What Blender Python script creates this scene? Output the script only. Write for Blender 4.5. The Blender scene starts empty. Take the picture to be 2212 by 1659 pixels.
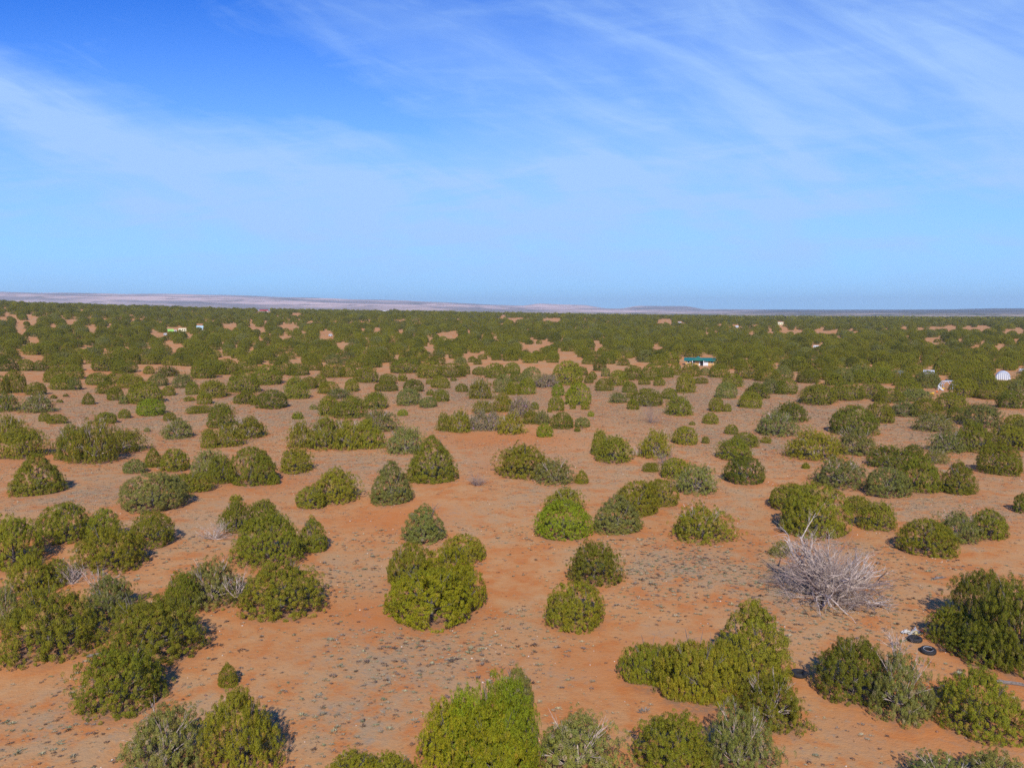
import bpy, math, random
import numpy as np
R = math.radians
C = bpy.context.scene.collection
S = bpy.context.scene
rng = np.random.default_rng(7)
random.seed(7)

# ------------------------------------------------------------------ camera
CAM_H = 20.0
PITCH = 5.18            # degrees below the horizon
F = 1736.0              # focal length in the 2212 px wide reading of the photo
W2, H2 = 2212.0, 1659.0
cd = bpy.data.cameras.new('camera'); cam = bpy.data.objects.new('camera', cd); C.objects.link(cam)
cam.location = (0, 0, CAM_H); cam.rotation_euler = (R(90 - PITCH), 0, 0)
cd.sensor_width = 36.0; cd.lens = 36.0 * F / W2; cd.clip_start = 0.5; cd.clip_end = 60000
S.camera = cam

# ------------------------------------------------------------------ sun and sky
SUN_EL, SUN_AZ = 36.0, 181.0     # the sun stands behind the camera (azimuth from +Y, clockwise)
sd = bpy.data.lights.new('sun', 'SUN'); sun = bpy.data.objects.new('sun', sd); C.objects.link(sun)
sd.energy = 5.0; sd.angle = R(0.53); sd.color = (1.0, 0.95, 0.87)
sun.rotation_euler = (R(90 - SUN_EL), 0, R(180 - SUN_AZ + 0.0) + math.pi * 0 + R(0))
from mathutils import Vector
sdir = Vector((math.sin(R(SUN_AZ)) * math.cos(R(SUN_EL)), math.cos(R(SUN_AZ)) * math.cos(R(SUN_EL)), math.sin(R(SUN_EL))))
sun.rotation_euler = sdir.to_track_quat('Z', 'Y').to_euler()

world = bpy.data.worlds.new("World"); S.world = world; world.use_nodes = True
wn = world.node_tree; wn.nodes.clear()

class NT:
    """tiny helper for node trees"""
    def __init__(s, nt): s.nt = nt
    def n(s, t, **kw):
        o = s.nt.nodes.new(t)
        for k, v in kw.items():
            if hasattr(o, k): setattr(o, k, v)
        return o
    def put(s, sock, v):
        if hasattr(v, 'is_output'): s.nt.links.new(v, sock)
        elif v is not None:
            try: sock.default_value = v
            except Exception: sock.default_value = (*v, 1.0)
    def m(s, op, a, b=None, c=None, clamp=False):
        o = s.n('ShaderNodeMath'); o.operation = op; o.use_clamp = clamp
        for i, v in enumerate((a, b, c)):
            if v is not None: s.put(o.inputs[i], v)
        return o.outputs[0]
    def mix(s, f, a, b, mode='MIX'):
        o = s.n('ShaderNodeMix'); o.data_type = 'RGBA'; o.blend_type = mode; o.clamp_factor = True
        s.put(o.inputs[0], f)
        for sk, v in ((o.inputs[6], a), (o.inputs[7], b)):
            if hasattr(v, 'is_output'): s.nt.links.new(v, sk)
            else: sk.default_value = (*v, 1.0) if len(v) == 3 else v
        return o.outputs[2]
    def ramp(s, v, lo, hi, smooth=True):
        o = s.n('ShaderNodeMapRange'); o.interpolation_type = 'SMOOTHSTEP' if smooth else 'LINEAR'
        s.put(o.inputs[0], v); s.put(o.inputs[1], lo); s.put(o.inputs[2], hi)
        return o.outputs[0]
    def noise(s, vec, scale, detail=4, rough=0.5, dist=0.0):
        o = s.n('ShaderNodeTexNoise'); s.put(o.inputs['Vector'], vec)
        o.inputs['Scale'].default_value = scale; o.inputs['Detail'].default_value = detail
        o.inputs['Roughness'].default_value = rough; o.inputs['Distortion'].default_value = dist
        return o.outputs[0]
    def xyz(s, a, b, c=0.0):
        o = s.n('ShaderNodeCombineXYZ')
        for i, v in enumerate((a, b, c)): s.put(o.inputs[i], v)
        return o.outputs[0]

w = NT(wn)
tc = w.n('ShaderNodeTexCoord').outputs['Generated']
sep = w.n('ShaderNodeSeparateXYZ'); wn.links.new(tc, sep.inputs[0])
sx, sy, sz = sep.outputs
ay = w.m('MAXIMUM', w.m('ABSOLUTE', sy), 0.12)
u = w.m('DIVIDE', sx, ay)                 # direction of the sky, tan(azimuth)
v = w.m('DIVIDE', w.m('MAXIMUM', sz, 0.0), ay)   # tan(elevation)
sky = w.n('ShaderNodeTexSky'); sky.sky_type = 'NISHITA'; sky.sun_disc = False
sky.sun_elevation = R(SUN_EL); sky.sun_rotation = R(SUN_AZ); sky.altitude = 1700
sky.air_density = 1.0; sky.dust_density = 0.3; sky.ozone_density = 3.0
skyc = w.mix(1.0, sky.outputs[0], (0.13, 0.80, 2.05), 'MULTIPLY')
# thin high haze thickening towards the horizon
skyc = w.mix(w.m('MULTIPLY', w.ramp(v, 0.44, -0.06), 0.95), skyc, (4.6, 8.4, 12.5))
# wispy high cirrus: stretched, warped noise on the sky's own directions
def streak(ang, su, sv, scale, detail, rough, dist, off):
    ca, sa = math.cos(R(ang)), math.sin(R(ang))
    a = w.m('ADD', w.m('MULTIPLY', u, ca * su), w.m('MULTIPLY', v, sa * su))
    b = w.m('ADD', w.m('MULTIPLY', u, -sa * sv), w.m('MULTIPLY', v, ca * sv))
    return w.noise(w.xyz(w.m('ADD', a, off), b), scale, detail, rough, dist)
n1 = streak(-16, 1.0, 3.0, 1.9, 6, 0.50, 0.6, 3.1)
n2 = streak(-24, 1.2, 4.2, 3.2, 7, 0.56, 0.8, 7.7)
n4 = streak(-20, 1.6, 9.0, 5.5, 8, 0.62, 0.5, 5.2)
n5 = streak(4, 1.2, 8.0, 4.0, 8, 0.6, 0.6, 2.2)
n3 = streak(8, 1.6, 7.0, 2.4, 6, 0.5, 0.5, 1.3)
def blob(u0, v0, ru, rv, ang=0.0):
    ca, sa = math.cos(R(ang)), math.sin(R(ang))
    du = w.m('SUBTRACT', u, u0); dv = w.m('SUBTRACT', v, v0)
    a = w.m('DIVIDE', w.m('ADD', w.m('MULTIPLY', du, ca), w.m('MULTIPLY', dv, sa)), ru)
    b = w.m('DIVIDE', w.m('SUBTRACT', w.m('MULTIPLY', dv, ca), w.m('MULTIPLY', du, sa)), rv)
    d = w.m('ADD', w.m('MULTIPLY', a, a), w.m('MULTIPLY', b, b))
    return w.m('POWER', 2.718, w.m('MULTIPLY', d, -1.0))
def add(*a):
    r = a[0]
    for x in a[1:]: r = w.m('ADD', r, x)
    return r
def mul(a, k): return w.m('MULTIPLY', a, k)
veil = add(mul(w.ramp(n1, 0.26, 0.80), 0.28), mul(w.ramp(n2, 0.36, 0.82), 0.15), mul(w.ramp(n3, 0.45, 0.8), 0.10), mul(w.ramp(n4, 0.45, 0.75), 0.12), mul(w.ramp(n5, 0.45, 0.72), 0.12), -0.06)
band = blob(-0.56, 0.235, 0.26, 0.032, -24)         # the long bright streak at the left
band2 = blob(-0.36, 0.17, 0.34, 0.05, -14)
broad = blob(0.50, 0.33, 0.48, 0.22, 0)
broad2 = blob(0.05, 0.21, 0.5, 0.075, -4)
low = blob(-0.3, 0.13, 0.55, 0.07, 0)
hole = blob(-0.30, 0.27, 0.20, 0.050, -6)
hole2 = blob(-0.56, 0.40, 0.24, 0.05, 6)
hole3 = blob(-0.18, 0.235, 0.10, 0.035, -14)
pat = add(mul(w.ramp(n2, 0.3, 0.8), 0.8), 0.45)
cl = add(veil, w.m('MULTIPLY', mul(band, 0.72), add(mul(w.ramp(n4, 0.3, 0.7), 0.6), 0.6)), mul(band2, 0.12), w.m('MULTIPLY', mul(broad, 0.52), pat), w.m('MULTIPLY', mul(broad2, 0.20), pat), mul(low, 0.10),
         w.m('MULTIPLY', mul(blob(0.0, 0.13, 0.9, 0.09, 0), 0.60), w.ramp(add(mul(n5, .6), mul(n2, .4)), 0.40, 0.62)),
         mul(hole, -0.55), mul(hole2, -0.55), mul(hole3, -0.2))
cl = w.m('MULTIPLY', w.m('MAXIMUM', cl, 0.0), w.ramp(v, -0.02, 0.08))
cl = w.m('MULTIPLY', w.m('MINIMUM', cl, 0.85), w.ramp(v, 1.3, 0.55))
CLOUD = (4.5, 7.0, 11.2)
col = w.mix(cl, skyc, CLOUD)
bg = w.n('ShaderNodeBackground'); wn.links.new(col, bg.inputs[0]); bg.inputs[1].default_value = 0.10
wo = w.n('ShaderNodeOutputWorld'); wn.links.new(bg.outputs[0], wo.inputs[0])

S.view_settings.view_transform = 'Standard'; S.view_settings.look = 'None'
S.view_settings.exposure = -0.10; S.view_settings.gamma = 1.0
S.render.engine = 'CYCLES'
S.cycles.max_bounces = 6; S.cycles.diffuse_bounces = 2; S.cycles.transmission_bounces = 4; S.cycles.transparent_max_bounces = 8
S.cycles.volume_bounces = 0; S.cycles.use_denoising = False; S.cycles.adaptive_threshold = 0.003

# ------------------------------------------------------------------ materials
def new_mat(name):
    m = bpy.data.materials.new(name); m.use_nodes = True
    nt = m.node_tree; nt.nodes.clear(); h = NT(nt)
    p = h.n('ShaderNodeBsdfPrincipled'); o = h.n('ShaderNodeOutputMaterial'); nt.links.new(p.outputs[0], o.inputs[0])
    p.inputs['Roughness'].default_value = 0.85
    p.inputs['Specular IOR Level'].default_value = 0.15
    return m, h, p
def plain(name, colr, rough=0.7, spec=0.3, vary=0.12, scale=6.0, metal=0.0):
    m, h, p = new_mat(name)
    pos = h.n('ShaderNodeTexCoord').outputs['Object']
    nz = h.noise(pos, scale, 4, 0.6)
    a = tuple(c * (1 - vary) for c in colr); b = tuple(min(1, c * (1 + vary)) for c in colr)
    h.put(p.inputs['Base Color'], h.mix(h.ramp(nz, 0.3, 0.7), a, b))
    p.inputs['Roughness'].default_value = rough; p.inputs['Specular IOR Level'].default_value = spec
    p.inputs['Metallic'].default_value = metal
    return m

# foliage: colour of the plant (object colour) x colour of the leaf clump (attribute)
M_LEAF, h, p = new_mat('juniper_foliage')
oi = h.n('ShaderNodeObjectInfo'); at = h.n('ShaderNodeAttribute'); at.attribute_name = 'tint'
h.put(p.inputs['Base Color'], h.mix(1.0, oi.outputs['Color'], at.outputs['Color'], 'MULTIPLY'))
p.inputs['Roughness'].default_value = 0.75; p.inputs['Specular IOR Level'].default_value = 0.12
M_LEAF.use_backface_culling = False

M_BARK = plain('juniper_bark', (0.20, 0.165, 0.14), 0.9, 0.1, 0.35, 9.0)
M_DEAD = plain('weathered_dead_wood', (0.50, 0.40, 0.33), 0.9, 0.1, 0.40, 5.0)
M_FINE = plain('pale_dead_twigs', (0.42, 0.32, 0.26), 0.9, 0.1, 0.30, 3.0)
M_TWIG = plain('grey_dead_twigs', (0.25, 0.185, 0.16), 0.9, 0.1, 0.30, 5.0)

# ------------------------------------------------------------------ terrain
def smooth(a, b, x):
    t = np.clip((np.asarray(x, float) - a) / (b - a), 0, 1); return t * t * (3 - 2 * t)
def pxaz(X): return math.degrees(math.atan((X - 1106.0) / F))
AZC = [-180, -60, pxaz(0), pxaz(443), pxaz(885), pxaz(1328), pxaz(1700), pxaz(2212), 60, 180]
CREST = [14, 28, 28.0, 20.5, 16.5, 11, 7.5, 6.5, 7, 14]
_sky = [(0, 633), (200, 636), (443, 638), (700, 646), (885, 651), (1000, 656), (1106, 660.5), (1328, 667.0), (1500, 668.3), (1800, 669.2), (1950, 669.0), (2060, 668.3), (2140, 666.5), (2212, 666.3)]
AZR = [-180, -60] + [pxaz(a) for a, b in _sky] + [60, 180]
RIDGE = [120, 260] + [20 + (672.0 - b) / F * 9000 * math.cos(math.atan((a - 1106) / F)) for a, b in _sky] + [60, 120]
def height(x, y):
    x = np.asarray(x, float); y = np.asarray(y, float)
    d = np.hypot(x, y); az = np.degrees(np.arctan2(x, y))
    c = np.interp(az, AZC, CREST)
    z = c * smooth(110, 1150, d) * (1 - 0.75 * smooth(1200, 2600, d))
    z = z + (0.45 * np.sin(x * 0.055 + 1.3) * np.cos(y * 0.043) + 0.22 * np.sin(x * 0.13 + y * 0.09)) * smooth(20, 60, d)
    z = z + (0.9 * np.sin(x * 0.017 + 0.6) * np.sin(y * 0.021 + 1.1)) * smooth(150, 400, d)
    r = np.interp(az, AZR, RIDGE)
    far = smooth(0, 1, (d - 3200) / 5800) ** 0.9
    wob = 1 + 0.02 * np.sin(az * 1.3 + d * 0.0031)
    zz = z * (1 - far) + r * far * np.where(d < 8600, wob, 1) * (1 - smooth(9300, 11500, d))
    # two low buttes on the right of the ridge
    def butte(X0, X1, dpx, dd):
        a0, a1 = pxaz(X0), pxaz(X1); mid, hw = (a0 + a1) / 2, (a1 - a0) / 2
        q = np.abs(az - mid) / hw
        return (dpx / F * dd) * (1 - smooth(0.45, 1.0, q)) * np.exp(-((d - dd) / 500.0) ** 2)
    zz = zz + butte(1120, 1310, 6.0, 8000) + butte(1330, 1530, 7.0, 7600)
    zz = zz + smooth(2500, 4500, d) * (3.0 * np.sin(d * 0.0042 + az * 0.31) + 1.0 * np.sin(d * 0.009 + az * 1.1)) * (1 - smooth(6500, 8000, d))
    return zz

cp, sp = math.cos(R(PITCH)), math.sin(R(PITCH))
def ray(X, Y):
    a = (X - W2 / 2) / F; b = (H2 / 2 - Y) / F
    return np.array([a, cp + b * sp, -sp + b * cp])
TT = np.geomspace(10, 9000, 900)
def ground_at(X, Y):
    d = ray(X, Y); P = TT[:, None] * d; z = P[:, 2] + CAM_H - height(P[:, 0], P[:, 1])
    k = np.argmax(z < 0)
    if z[k] >= 0: k = len(TT) - 1
    t0, t1, z0, z1 = TT[k - 1], TT[k], z[k - 1], z[k]
    t = t0 + (t1 - t0) * z0 / (z0 - z1) if z0 != z1 else t1
    q = t * d
    return float(q[0]), float(q[1]), float(height(q[0], q[1]))
def project(x, y, z):
    z = z - CAM_H
    dep = y * cp - z * sp; up = y * sp + z * cp
    return W2 / 2 + F * x / dep, H2 / 2 - F * up / dep, dep

# ------------------------------------------------------------------ object helpers
def link(o, parent=None):
    C.objects.link(o)
    if parent is not None: o.parent = parent
    return o
def np_mesh(name, verts, faces, mat, attrs=None, smooth_sh=False):
    """verts (n,3); faces (m,4) or (m,3) int array"""
    me = bpy.data.meshes.new(name)
    verts = np.asarray(verts, np.float32); faces = np.asarray(faces, np.int32)
    k = faces.shape[1]
    me.vertices.add(len(verts)); me.vertices.foreach_set('co', verts.ravel())
    me.loops.add(faces.size); me.loops.foreach_set('vertex_index', faces.ravel())
    me.polygons.add(len(faces)); me.polygons.foreach_set('loop_start', np.arange(0, faces.size, k, dtype=np.int32))
    me.update(calc_edges=True)
    if attrs is not None:
        for an, arr in attrs.items():
            arr = np.asarray(arr, np.float32)
            if arr.ndim == 2:
                a = me.attributes.new(an, 'FLOAT_COLOR', 'POINT')
                if arr.shape[1] == 3: arr = np.hstack([arr, np.ones((len(arr), 1), np.float32)])
                a.data.foreach_set('color', arr.ravel())
            else:
                a = me.attributes.new(an, 'FLOAT', 'POINT'); a.data.foreach_set('value', arr)
    if smooth_sh: me.polygons.foreach_set('use_smooth', np.ones(len(faces), bool))
    me.materials.append(mat)
    return me
def obj(name, me, parent=None, loc=(0, 0, 0), rot=0.0, scale=(1, 1, 1)):
    o = bpy.data.objects.new(name, me); o.location = loc; o.rotation_euler = (0, 0, rot); o.scale = scale
    return link(o, parent)
def tag(o, label=None, cat=None, group=None, kind=None):
    if label: o['label'] = label
    if cat: o['category'] = cat
    if group: o['group'] = group
    if kind: o['kind'] = kind
    return o

class MB:
    """collects boxes, tubes and loose faces into one mesh"""
    def __init__(s): s.v = []; s.f = []
    def face(s, pts):
        b = len(s.v); s.v += [tuple(q) for q in pts]; s.f.append(tuple(range(b, b + len(pts))))
    def box(s, x0, x1, y0, y1, z0, z1):
        b = len(s.v)
        s.v += [(x0, y0, z0), (x1, y0, z0), (x1, y1, z0), (x0, y1, z0), (x0, y0, z1), (x1, y0, z1), (x1, y1, z1), (x0, y1, z1)]
        s.f += [tuple(b + i for i in q) for q in ((3, 2, 1, 0), (4, 5, 6, 7), (0, 1, 5, 4), (1, 2, 6, 5), (2, 3, 7, 6), (3, 0, 4, 7))]
    def tube(s, pts, rad, n=6):
        pts = [Vector(q) for q in pts]; base = len(s.v)
        for i, q in enumerate(pts):
            d = (pts[min(i + 1, len(pts) - 1)] - pts[max(i - 1, 0)])
            if d.length < 1e-6: d = Vector((0, 0, 1))
            d.normalize()
            a = d.cross(Vector((0.31, 0.2, 0.93))); a = a.normalized() if a.length > 1e-3 else Vector((1, 0, 0)); b = d.cross(a)
            r = rad[i] if isinstance(rad, (list, tuple)) else rad
            for k in range(n):
                t = 2 * math.pi * k / n; s.v.append(tuple(q + a * (math.cos(t) * r) + b * (math.sin(t) * r)))
        for i in range(len(pts) - 1):
            for k in range(n):
                p0 = base + i * n + k; p1 = base + i * n + (k + 1) % n
                s.f.append((p0, p1, p1 + n, p0 + n))
        s.f.append(tuple(base + k for k in reversed(range(n)))); e = base + (len(pts) - 1) * n
        s.f.append(tuple(e + k for k in range(n)))
    def mesh(s, name, mat, sm=False):
        me = bpy.data.meshes.new(name); me.from_pydata(s.v, [], s.f); me.materials.append(mat)
        if sm: me.polygons.foreach_set('use_smooth', np.ones(len(me.polygons), bool))
        me.update(); return me
    def build(s, name, mat, parent=None, loc=(0, 0, 0), rot=0.0, sm=False):
        return obj(name, s.mesh(name, mat, sm), parent, loc, rot)

# ------------------------------------------------------------------ the hand-placed junipers, read from the photo
# each: centre x, top y, bottom y, width, shape, tint   (in the tile's own pixels)
TREES = {
 ('B', 0, 2117, 2.212): """
 960 370 925 630 L o; 1785 505 698 150 K g; 1870 725 1430 560 L o; 1290 850 1430 600 O s""",
 ('B', 900, 2117, 2.212): """
 1540 790 1380 500 L y; 1690 640 1380 430 L b; 1960 620 1500 560 L b; 1880 800 1560 640 L y; 2060 540 900 250 K s; 780 1215 1560 460 L o; 1080 1215 1560 360 L o""",
 ('B', 1800, 2117, 2.212): """
 540 935 1480 640 O s; 1275 920 1450 600 L o; 1800 850 1430 540 O s; 1130 330 720 480 W o; 1500 300 880 640 W o;
 1895 45 700 610 K g""",
 ('B', 2623, 2117, 2.212): """
 225 600 1045 500 O g; 870 315 830 520 L d; 1250 440 985 470 O s; 1850 570 1110 600 L o; 1560 1240 1600 520 O s; 2020 1190 1600 520 O s""",
 ('B', 0, 1617, 2.212): """
 1200 1100 1640 720 L g; 400 1020 1600 660 L g; 300 -15 300 350 K g; 505 365 670 380 D g; 110 465 880 430 L o;
 820 410 680 230 D g; 870 540 905 480 L o; 1195 430 705 320 D g; 250 760 1090 345 L o; 450 800 1010 190 D g; 40 950 1340 230 O s;
 850 920 1260 350 O s; 1430 905 1235 280 L g; 1660 800 1185 460 O s; 1200 130 425 480 D s; 1490 110 290 320 W g;
 1845 295 350 95 S o; 1850 340 590 230 L g; 2060 335 560 250 L g; 2100 460 850 540 L o""",
 ('B', 900, 1617, 2.212): """
 210 850 1270 620 L g; 640 90 365 340 L o; 440 235 405 220 D g; 1075 45 375 315 K s; 1390 -150 210 355 K g; 460 475 745 225 K g;
 1325 385 675 340 K s; 1640 610 835 290 D o; 1230 680 1040 350 D o; 1500 720 1080 420 D y; 1620 850 1210 380 D y; 1390 900 1335 650 D y""",
 ('B', 1800, 1617, 2.212): """
 430 240 430 300 O o; 430 345 655 392 D b; 1010 190 460 320 D o; 1190 178 390 270 D o; 850 310 605 370 K s; 1510 380 668 450 O o;
 1300 10 170 220 D o; 1460 50 295 320 O s; 1850 0 218 295 D d; 670 660 1008 392 L d; 520 985 1356 445 D o""",
 ('B', 2623, 1617, 2.212): """
 390 215 430 330 D g; 580 215 628 520 D g; 780 10 245 390 O s; 1140 85 322 300 D s; 1380 -20 282 315 L g; 1700 40 292 265 K d;
 905 300 440 190 L g; 1060 350 577 285 L g; 1450 495 780 395 D o; 1690 420 677 310 O s; 1930 415 642 250 D g; 2210 285 440 150 D d;
 300 655 785 165 O s; 505 45 92 62 S g; 1860 890 1400 480 L d; 1650 1170 1490 350 L g; 2190 960 1730 700 L d; 1900 1300 1640 500 L d""",
 ('C', 0, 1267, 2.765): """
 60 330 525 220 O d; 30 170 350 120 D g; 150 130 340 190 D g; 350 240 362 190 D g; 370 350 537 290 O s; 250 20 125 150 D g;
 390 30 127 110 D d; 60 -10 130 160 D d; 480 -20 72 100 D g; 540 100 240 180 D g; 640 0 130 260 D g; 720 70 210 165 D g;
 620 165 312 200 D g; 725 200 312 130 D s; 440 530 622 100 D o; 560 550 645 165 D g; 100 550 830 290 O g; 230 670 982 390 L g;
 865 340 455 112 K g; 1060 -30 130 280 D g; 1220 30 150 230 D g; 960 150 265 195 D g; 1160 140 252 200 D g; 1285 160 292 220 D g;
 1050 230 352 170 D g; 1130 280 415 150 D g; 1210 370 452 90 S s; 1420 230 452 295 D o; 1480 400 566 270 D b; 1460 80 157 95 D g;
 1645 80 182 210 O d; 1550 160 275 175 D s; 1650 270 372 110 D g; 1220 500 592 112 D g; 1040 530 645 190 D g; 720 655 1000 340 O g;
 930 590 1030 420 O g; 1210 680 925 380 O g; 1660 530 616 122 D g; 1735 590 792 290 O s; 1440 680 722 60 S s; 525 360 396 60 S g;
 645 350 377 52 S d; 585 405 436 62 S g; 1950 455 550 222 W g; 2000 330 456 132 D g; 1850 380 424 105 S o; 1500 875 1072 155 K g;
 1710 890 1112 235 D o; 1320 990 1130 190 D s; 1470 -30 62 200 D g; 1660 -20 72 130 D g; 1830 20 80 110 D g; 1790 150 292 200 O s;
 2000 20 200 235 D g; 2130 30 165 160 D g; 1880 230 362 115 D g; 2080 210 392 300 L g""",
 ('C', 700, 1267, 2.765): """
 470 320 452 220 L g; 560 380 462 100 S g; 730 315 497 282 D d; 450 130 342 260 D g; 680 80 262 285 D g; 960 180 402 240 L g;
 1090 190 302 150 D g; 1200 170 290 110 D g; 280 20 162 220 D g; 480 30 135 200 D g; 110 30 152 200 D s; 840 30 165 200 D g;
 980 60 172 200 D g; 1130 20 122 180 D g; 1330 60 192 220 D g; 1470 80 187 170 D g; 1560 0 95 200 D g; 1655 90 242 210 D o;
 1700 0 97 165 D g; 2040 10 150 260 D g; 2000 160 228 92 S g; 1290 230 352 190 D g; 1510 210 332 130 D g; 1385 290 402 230 O s;
 1280 375 565 205 D o; 1500 370 592 320 L g; 1740 330 502 250 L g; 1130 455 506 76 S s; 975 530 600 112 S b; 1840 240 327 210 D g;
 1860 160 252 170 D g; 2110 215 332 190 D d; 2060 300 467 222 D s; 2005 500 566 90 D b; 1770 500 722 350 O s; 1000 610 882 225 O o;
 1250 570 892 380 O g; 1480 600 902 280 O o; 1660 600 892 300 L o; 2030 650 942 350 O s; 230 440 680 260 L g; 500 570 792 330 O g;
 300 640 872 260 O g; 110 690 882 165 L g; 100 890 1182 330 O s; 230 960 1232 230 D g; 520 880 1252 400 D g; 750 1130 1240 110 S g;
 960 882 1126 315 L o""",
 ('C', 1400, 1267, 2.765): """
 325 205 256 62 S g; 435 180 296 165 D g; 565 190 226 62 S g; 340 310 366 75 S g; 445 305 427 162 D g; 320 380 486 172 D s;
 645 255 332 112 D d; 340 40 197 230 D g; 540 60 192 240 D g; 670 55 162 112 D g; 830 90 167 150 D g; 970 60 197 200 D g;
 1140 50 155 150 D g; 830 200 402 240 O g; 860 410 540 215 O o; 970 220 271 42 S g; 1060 170 342 160 D s; 1180 130 232 112 D d;
 1285 200 357 160 D g; 1150 230 362 135 D y; 1060 340 530 200 O o; 1220 380 580 235 O w; 1330 100 282 200 D s; 1480 160 292 220 O w;
 1680 45 264 275 D o; 1820 90 172 112 D g; 1590 250 372 112 D b; 1795 245 462 232 D b; 1730 430 500 62 S g; 1855 430 506 82 S g;
 1890 170 246 82 D g; 1925 135 212 72 D g; 1570 365 517 148 D o; 1360 430 505 82 D g; 1505 480 532 52 S g; 1910 520 572 66 S b;
 2040 205 322 152 D g; 480 530 715 160 O g; 630 500 732 215 O o; 810 500 712 220 O w; 950 520 715 200 O w; 1130 530 750 255 O o;
 1320 500 647 165 O g; 1440 510 655 160 O s; 1460 640 777 142 D b; 1630 530 697 192 D d; 1825 580 682 152 D s; 1775 675 722 62 S g;
 1240 845 1172 495 L o; 1550 990 1240 380 O s; 1820 1095 1232 128 K o""",
 ('C', 2100, 1267, 2.765): """
 60 700 950 170 L g; 200 765 1032 335 L g; 240 330 442 172 O s; 350 235 342 118 D g; 350 340 392 72 S g; 495 195 262 98 D g;
 645 195 272 98 D g; 240 130 272 180 D g; 385 80 216 185 D g; 560 70 217 172 D g; 700 70 192 152 D g; 800 50 167 105 D g;
 120 100 182 85 D s; 60 0 127 125 D d; 520 300 470 300 D g; 385 400 506 115 D g; 740 295 402 152 D g; 835 370 566 255 L g;
 900 160 342 175 D g; 1050 190 252 112 D g; 950 60 182 162 D g; 1230 70 192 182 D g; 1090 100 172 92 D s; 1360 160 287 172 D g;
 1300 240 396 205 D s; 1510 30 205 235 D g; 1700 100 232 205 D g; 1850 100 205 185 D s; 1600 240 402 235 L d; 1540 330 491 212 D o;
 1740 190 352 205 O s; 1890 200 357 205 D g; 2100 130 245 215 D d; 1200 385 526 145 D g; 1310 445 526 72 D g; 1145 535 647 132 D g;
 965 620 657 62 S o; 1930 425 627 285 L d; 1790 520 765 390 O s; 1690 770 832 105 S g; 600 700 985 300 O o; 900 670 852 235 D o;
 1095 765 836 76 D g; 1350 650 747 118 D g; 1480 730 872 240 D g; 1370 790 1002 340 L g; 2150 690 1002 490 O o; 2075 1035 1082 72 S g;
 560 1010 1122 150 W g""",
 ('C', 2823, 1267, 2.765): """
 200 245 462 345 L g; 490 240 417 300 D g; 350 150 272 155 D g; 540 470 760 400 D d; 560 690 955 400 O s; 800 425 637 225 D g;
 900 300 442 255 D g; 720 240 402 245 D g; 1080 210 385 255 D g; 1150 300 430 255 D s; 1040 410 577 285 O s; 1250 400 582 265 D g;
 1330 530 722 385 O s; 1480 340 522 285 D g; 1560 480 612 205 D d; 1790 440 680 355 L s; 1700 620 922 335 L g; 1460 700 932 305 O s;
 1350 880 1032 222 O s; 2060 660 905 385 D g; 2130 550 720 205 D g; 1960 850 1142 395 D g; 1135 845 962 172 D d; 880 850 1078 410 O d;
 2080 320 492 265 D d; 1900 270 405 305 D g; 1620 200 385 265 D g; 280 100 192 155 D g; 430 110 262 185 D s; 1780 120 300 260 D g;
 620 120 250 200 D g; 800 100 250 200 D g; 2190 600 860 200 D s""",
}
NAMES = {'D': 'round', 'K': 'pointed', 'L': 'lumpy', 'O': 'ragged', 'W': 'spreading', 'S': 'tiny'}
TINT = {'g': (0.188, 0.180, 0.011), 'o': (0.212, 0.198, 0.011), 'b': (0.205, 0.232, 0.008), 'y': (0.240, 0.218, 0.007),
        'd': (0.142, 0.142, 0.010), 's': (0.195, 0.192, 0.034), 'w': (0.240, 0.190, 0.080)}
TNAME = {'g': 'green', 'o': 'olive', 'b': 'bright green', 'y': 'yellow green', 'd': 'dark green', 's': 'greyish green', 'w': 'brownish grey'}
trees = []      # dicts
for (k, ox, oy, sc), txt in TREES.items():
    for row in txt.replace('\n', ' ').split(';'):
        a = row.split()
        if not a: continue
        cx, top, base, wd = [float(q) for q in a[:4]]
        kx = 2212 / 3623
        X = (ox + cx / sc) * kx; Yt = (oy + top / sc) * kx; Yb = (oy + base / sc) * kx; Wp = wd / sc * kx
        gx, gy, gz = ground_at(X, Yb)
        dep = project(gx, gy, gz)[2]
        wm = Wp * dep / F
        dn = math.hypot(gx, gy); back = 0.40 * wm
        cxm, cym = gx + gx / dn * back, gy + gy / dn * back
        czm = float(height(cxm, cym)); dep = project(cxm, cym, czm)[2]
        wm = Wp * dep / F
        # height so that the crown's top meets the photo's outline
        d = ray(X, Yt); t = (dn + back) / math.hypot(d[0], d[1])
        ztop = CAM_H + d[2] * t
        hm = ztop - czm
        k0 = 1.03 if Yb < 850 else 0.98; wm *= k0; hm = min(max(hm * (1.06 if Yb < 850 else 1.0), 0.42 * wm if a[4] != 'W' else 0.35 * wm), 1.45 * wm)
        trees.append(dict(x=cxm, y=cym, z=czm, w=wm, h=hm, s=a[4], t=a[5], X=X, Yt=Yt, Yb=Yb, Wp=Wp, hand=True))

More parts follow.
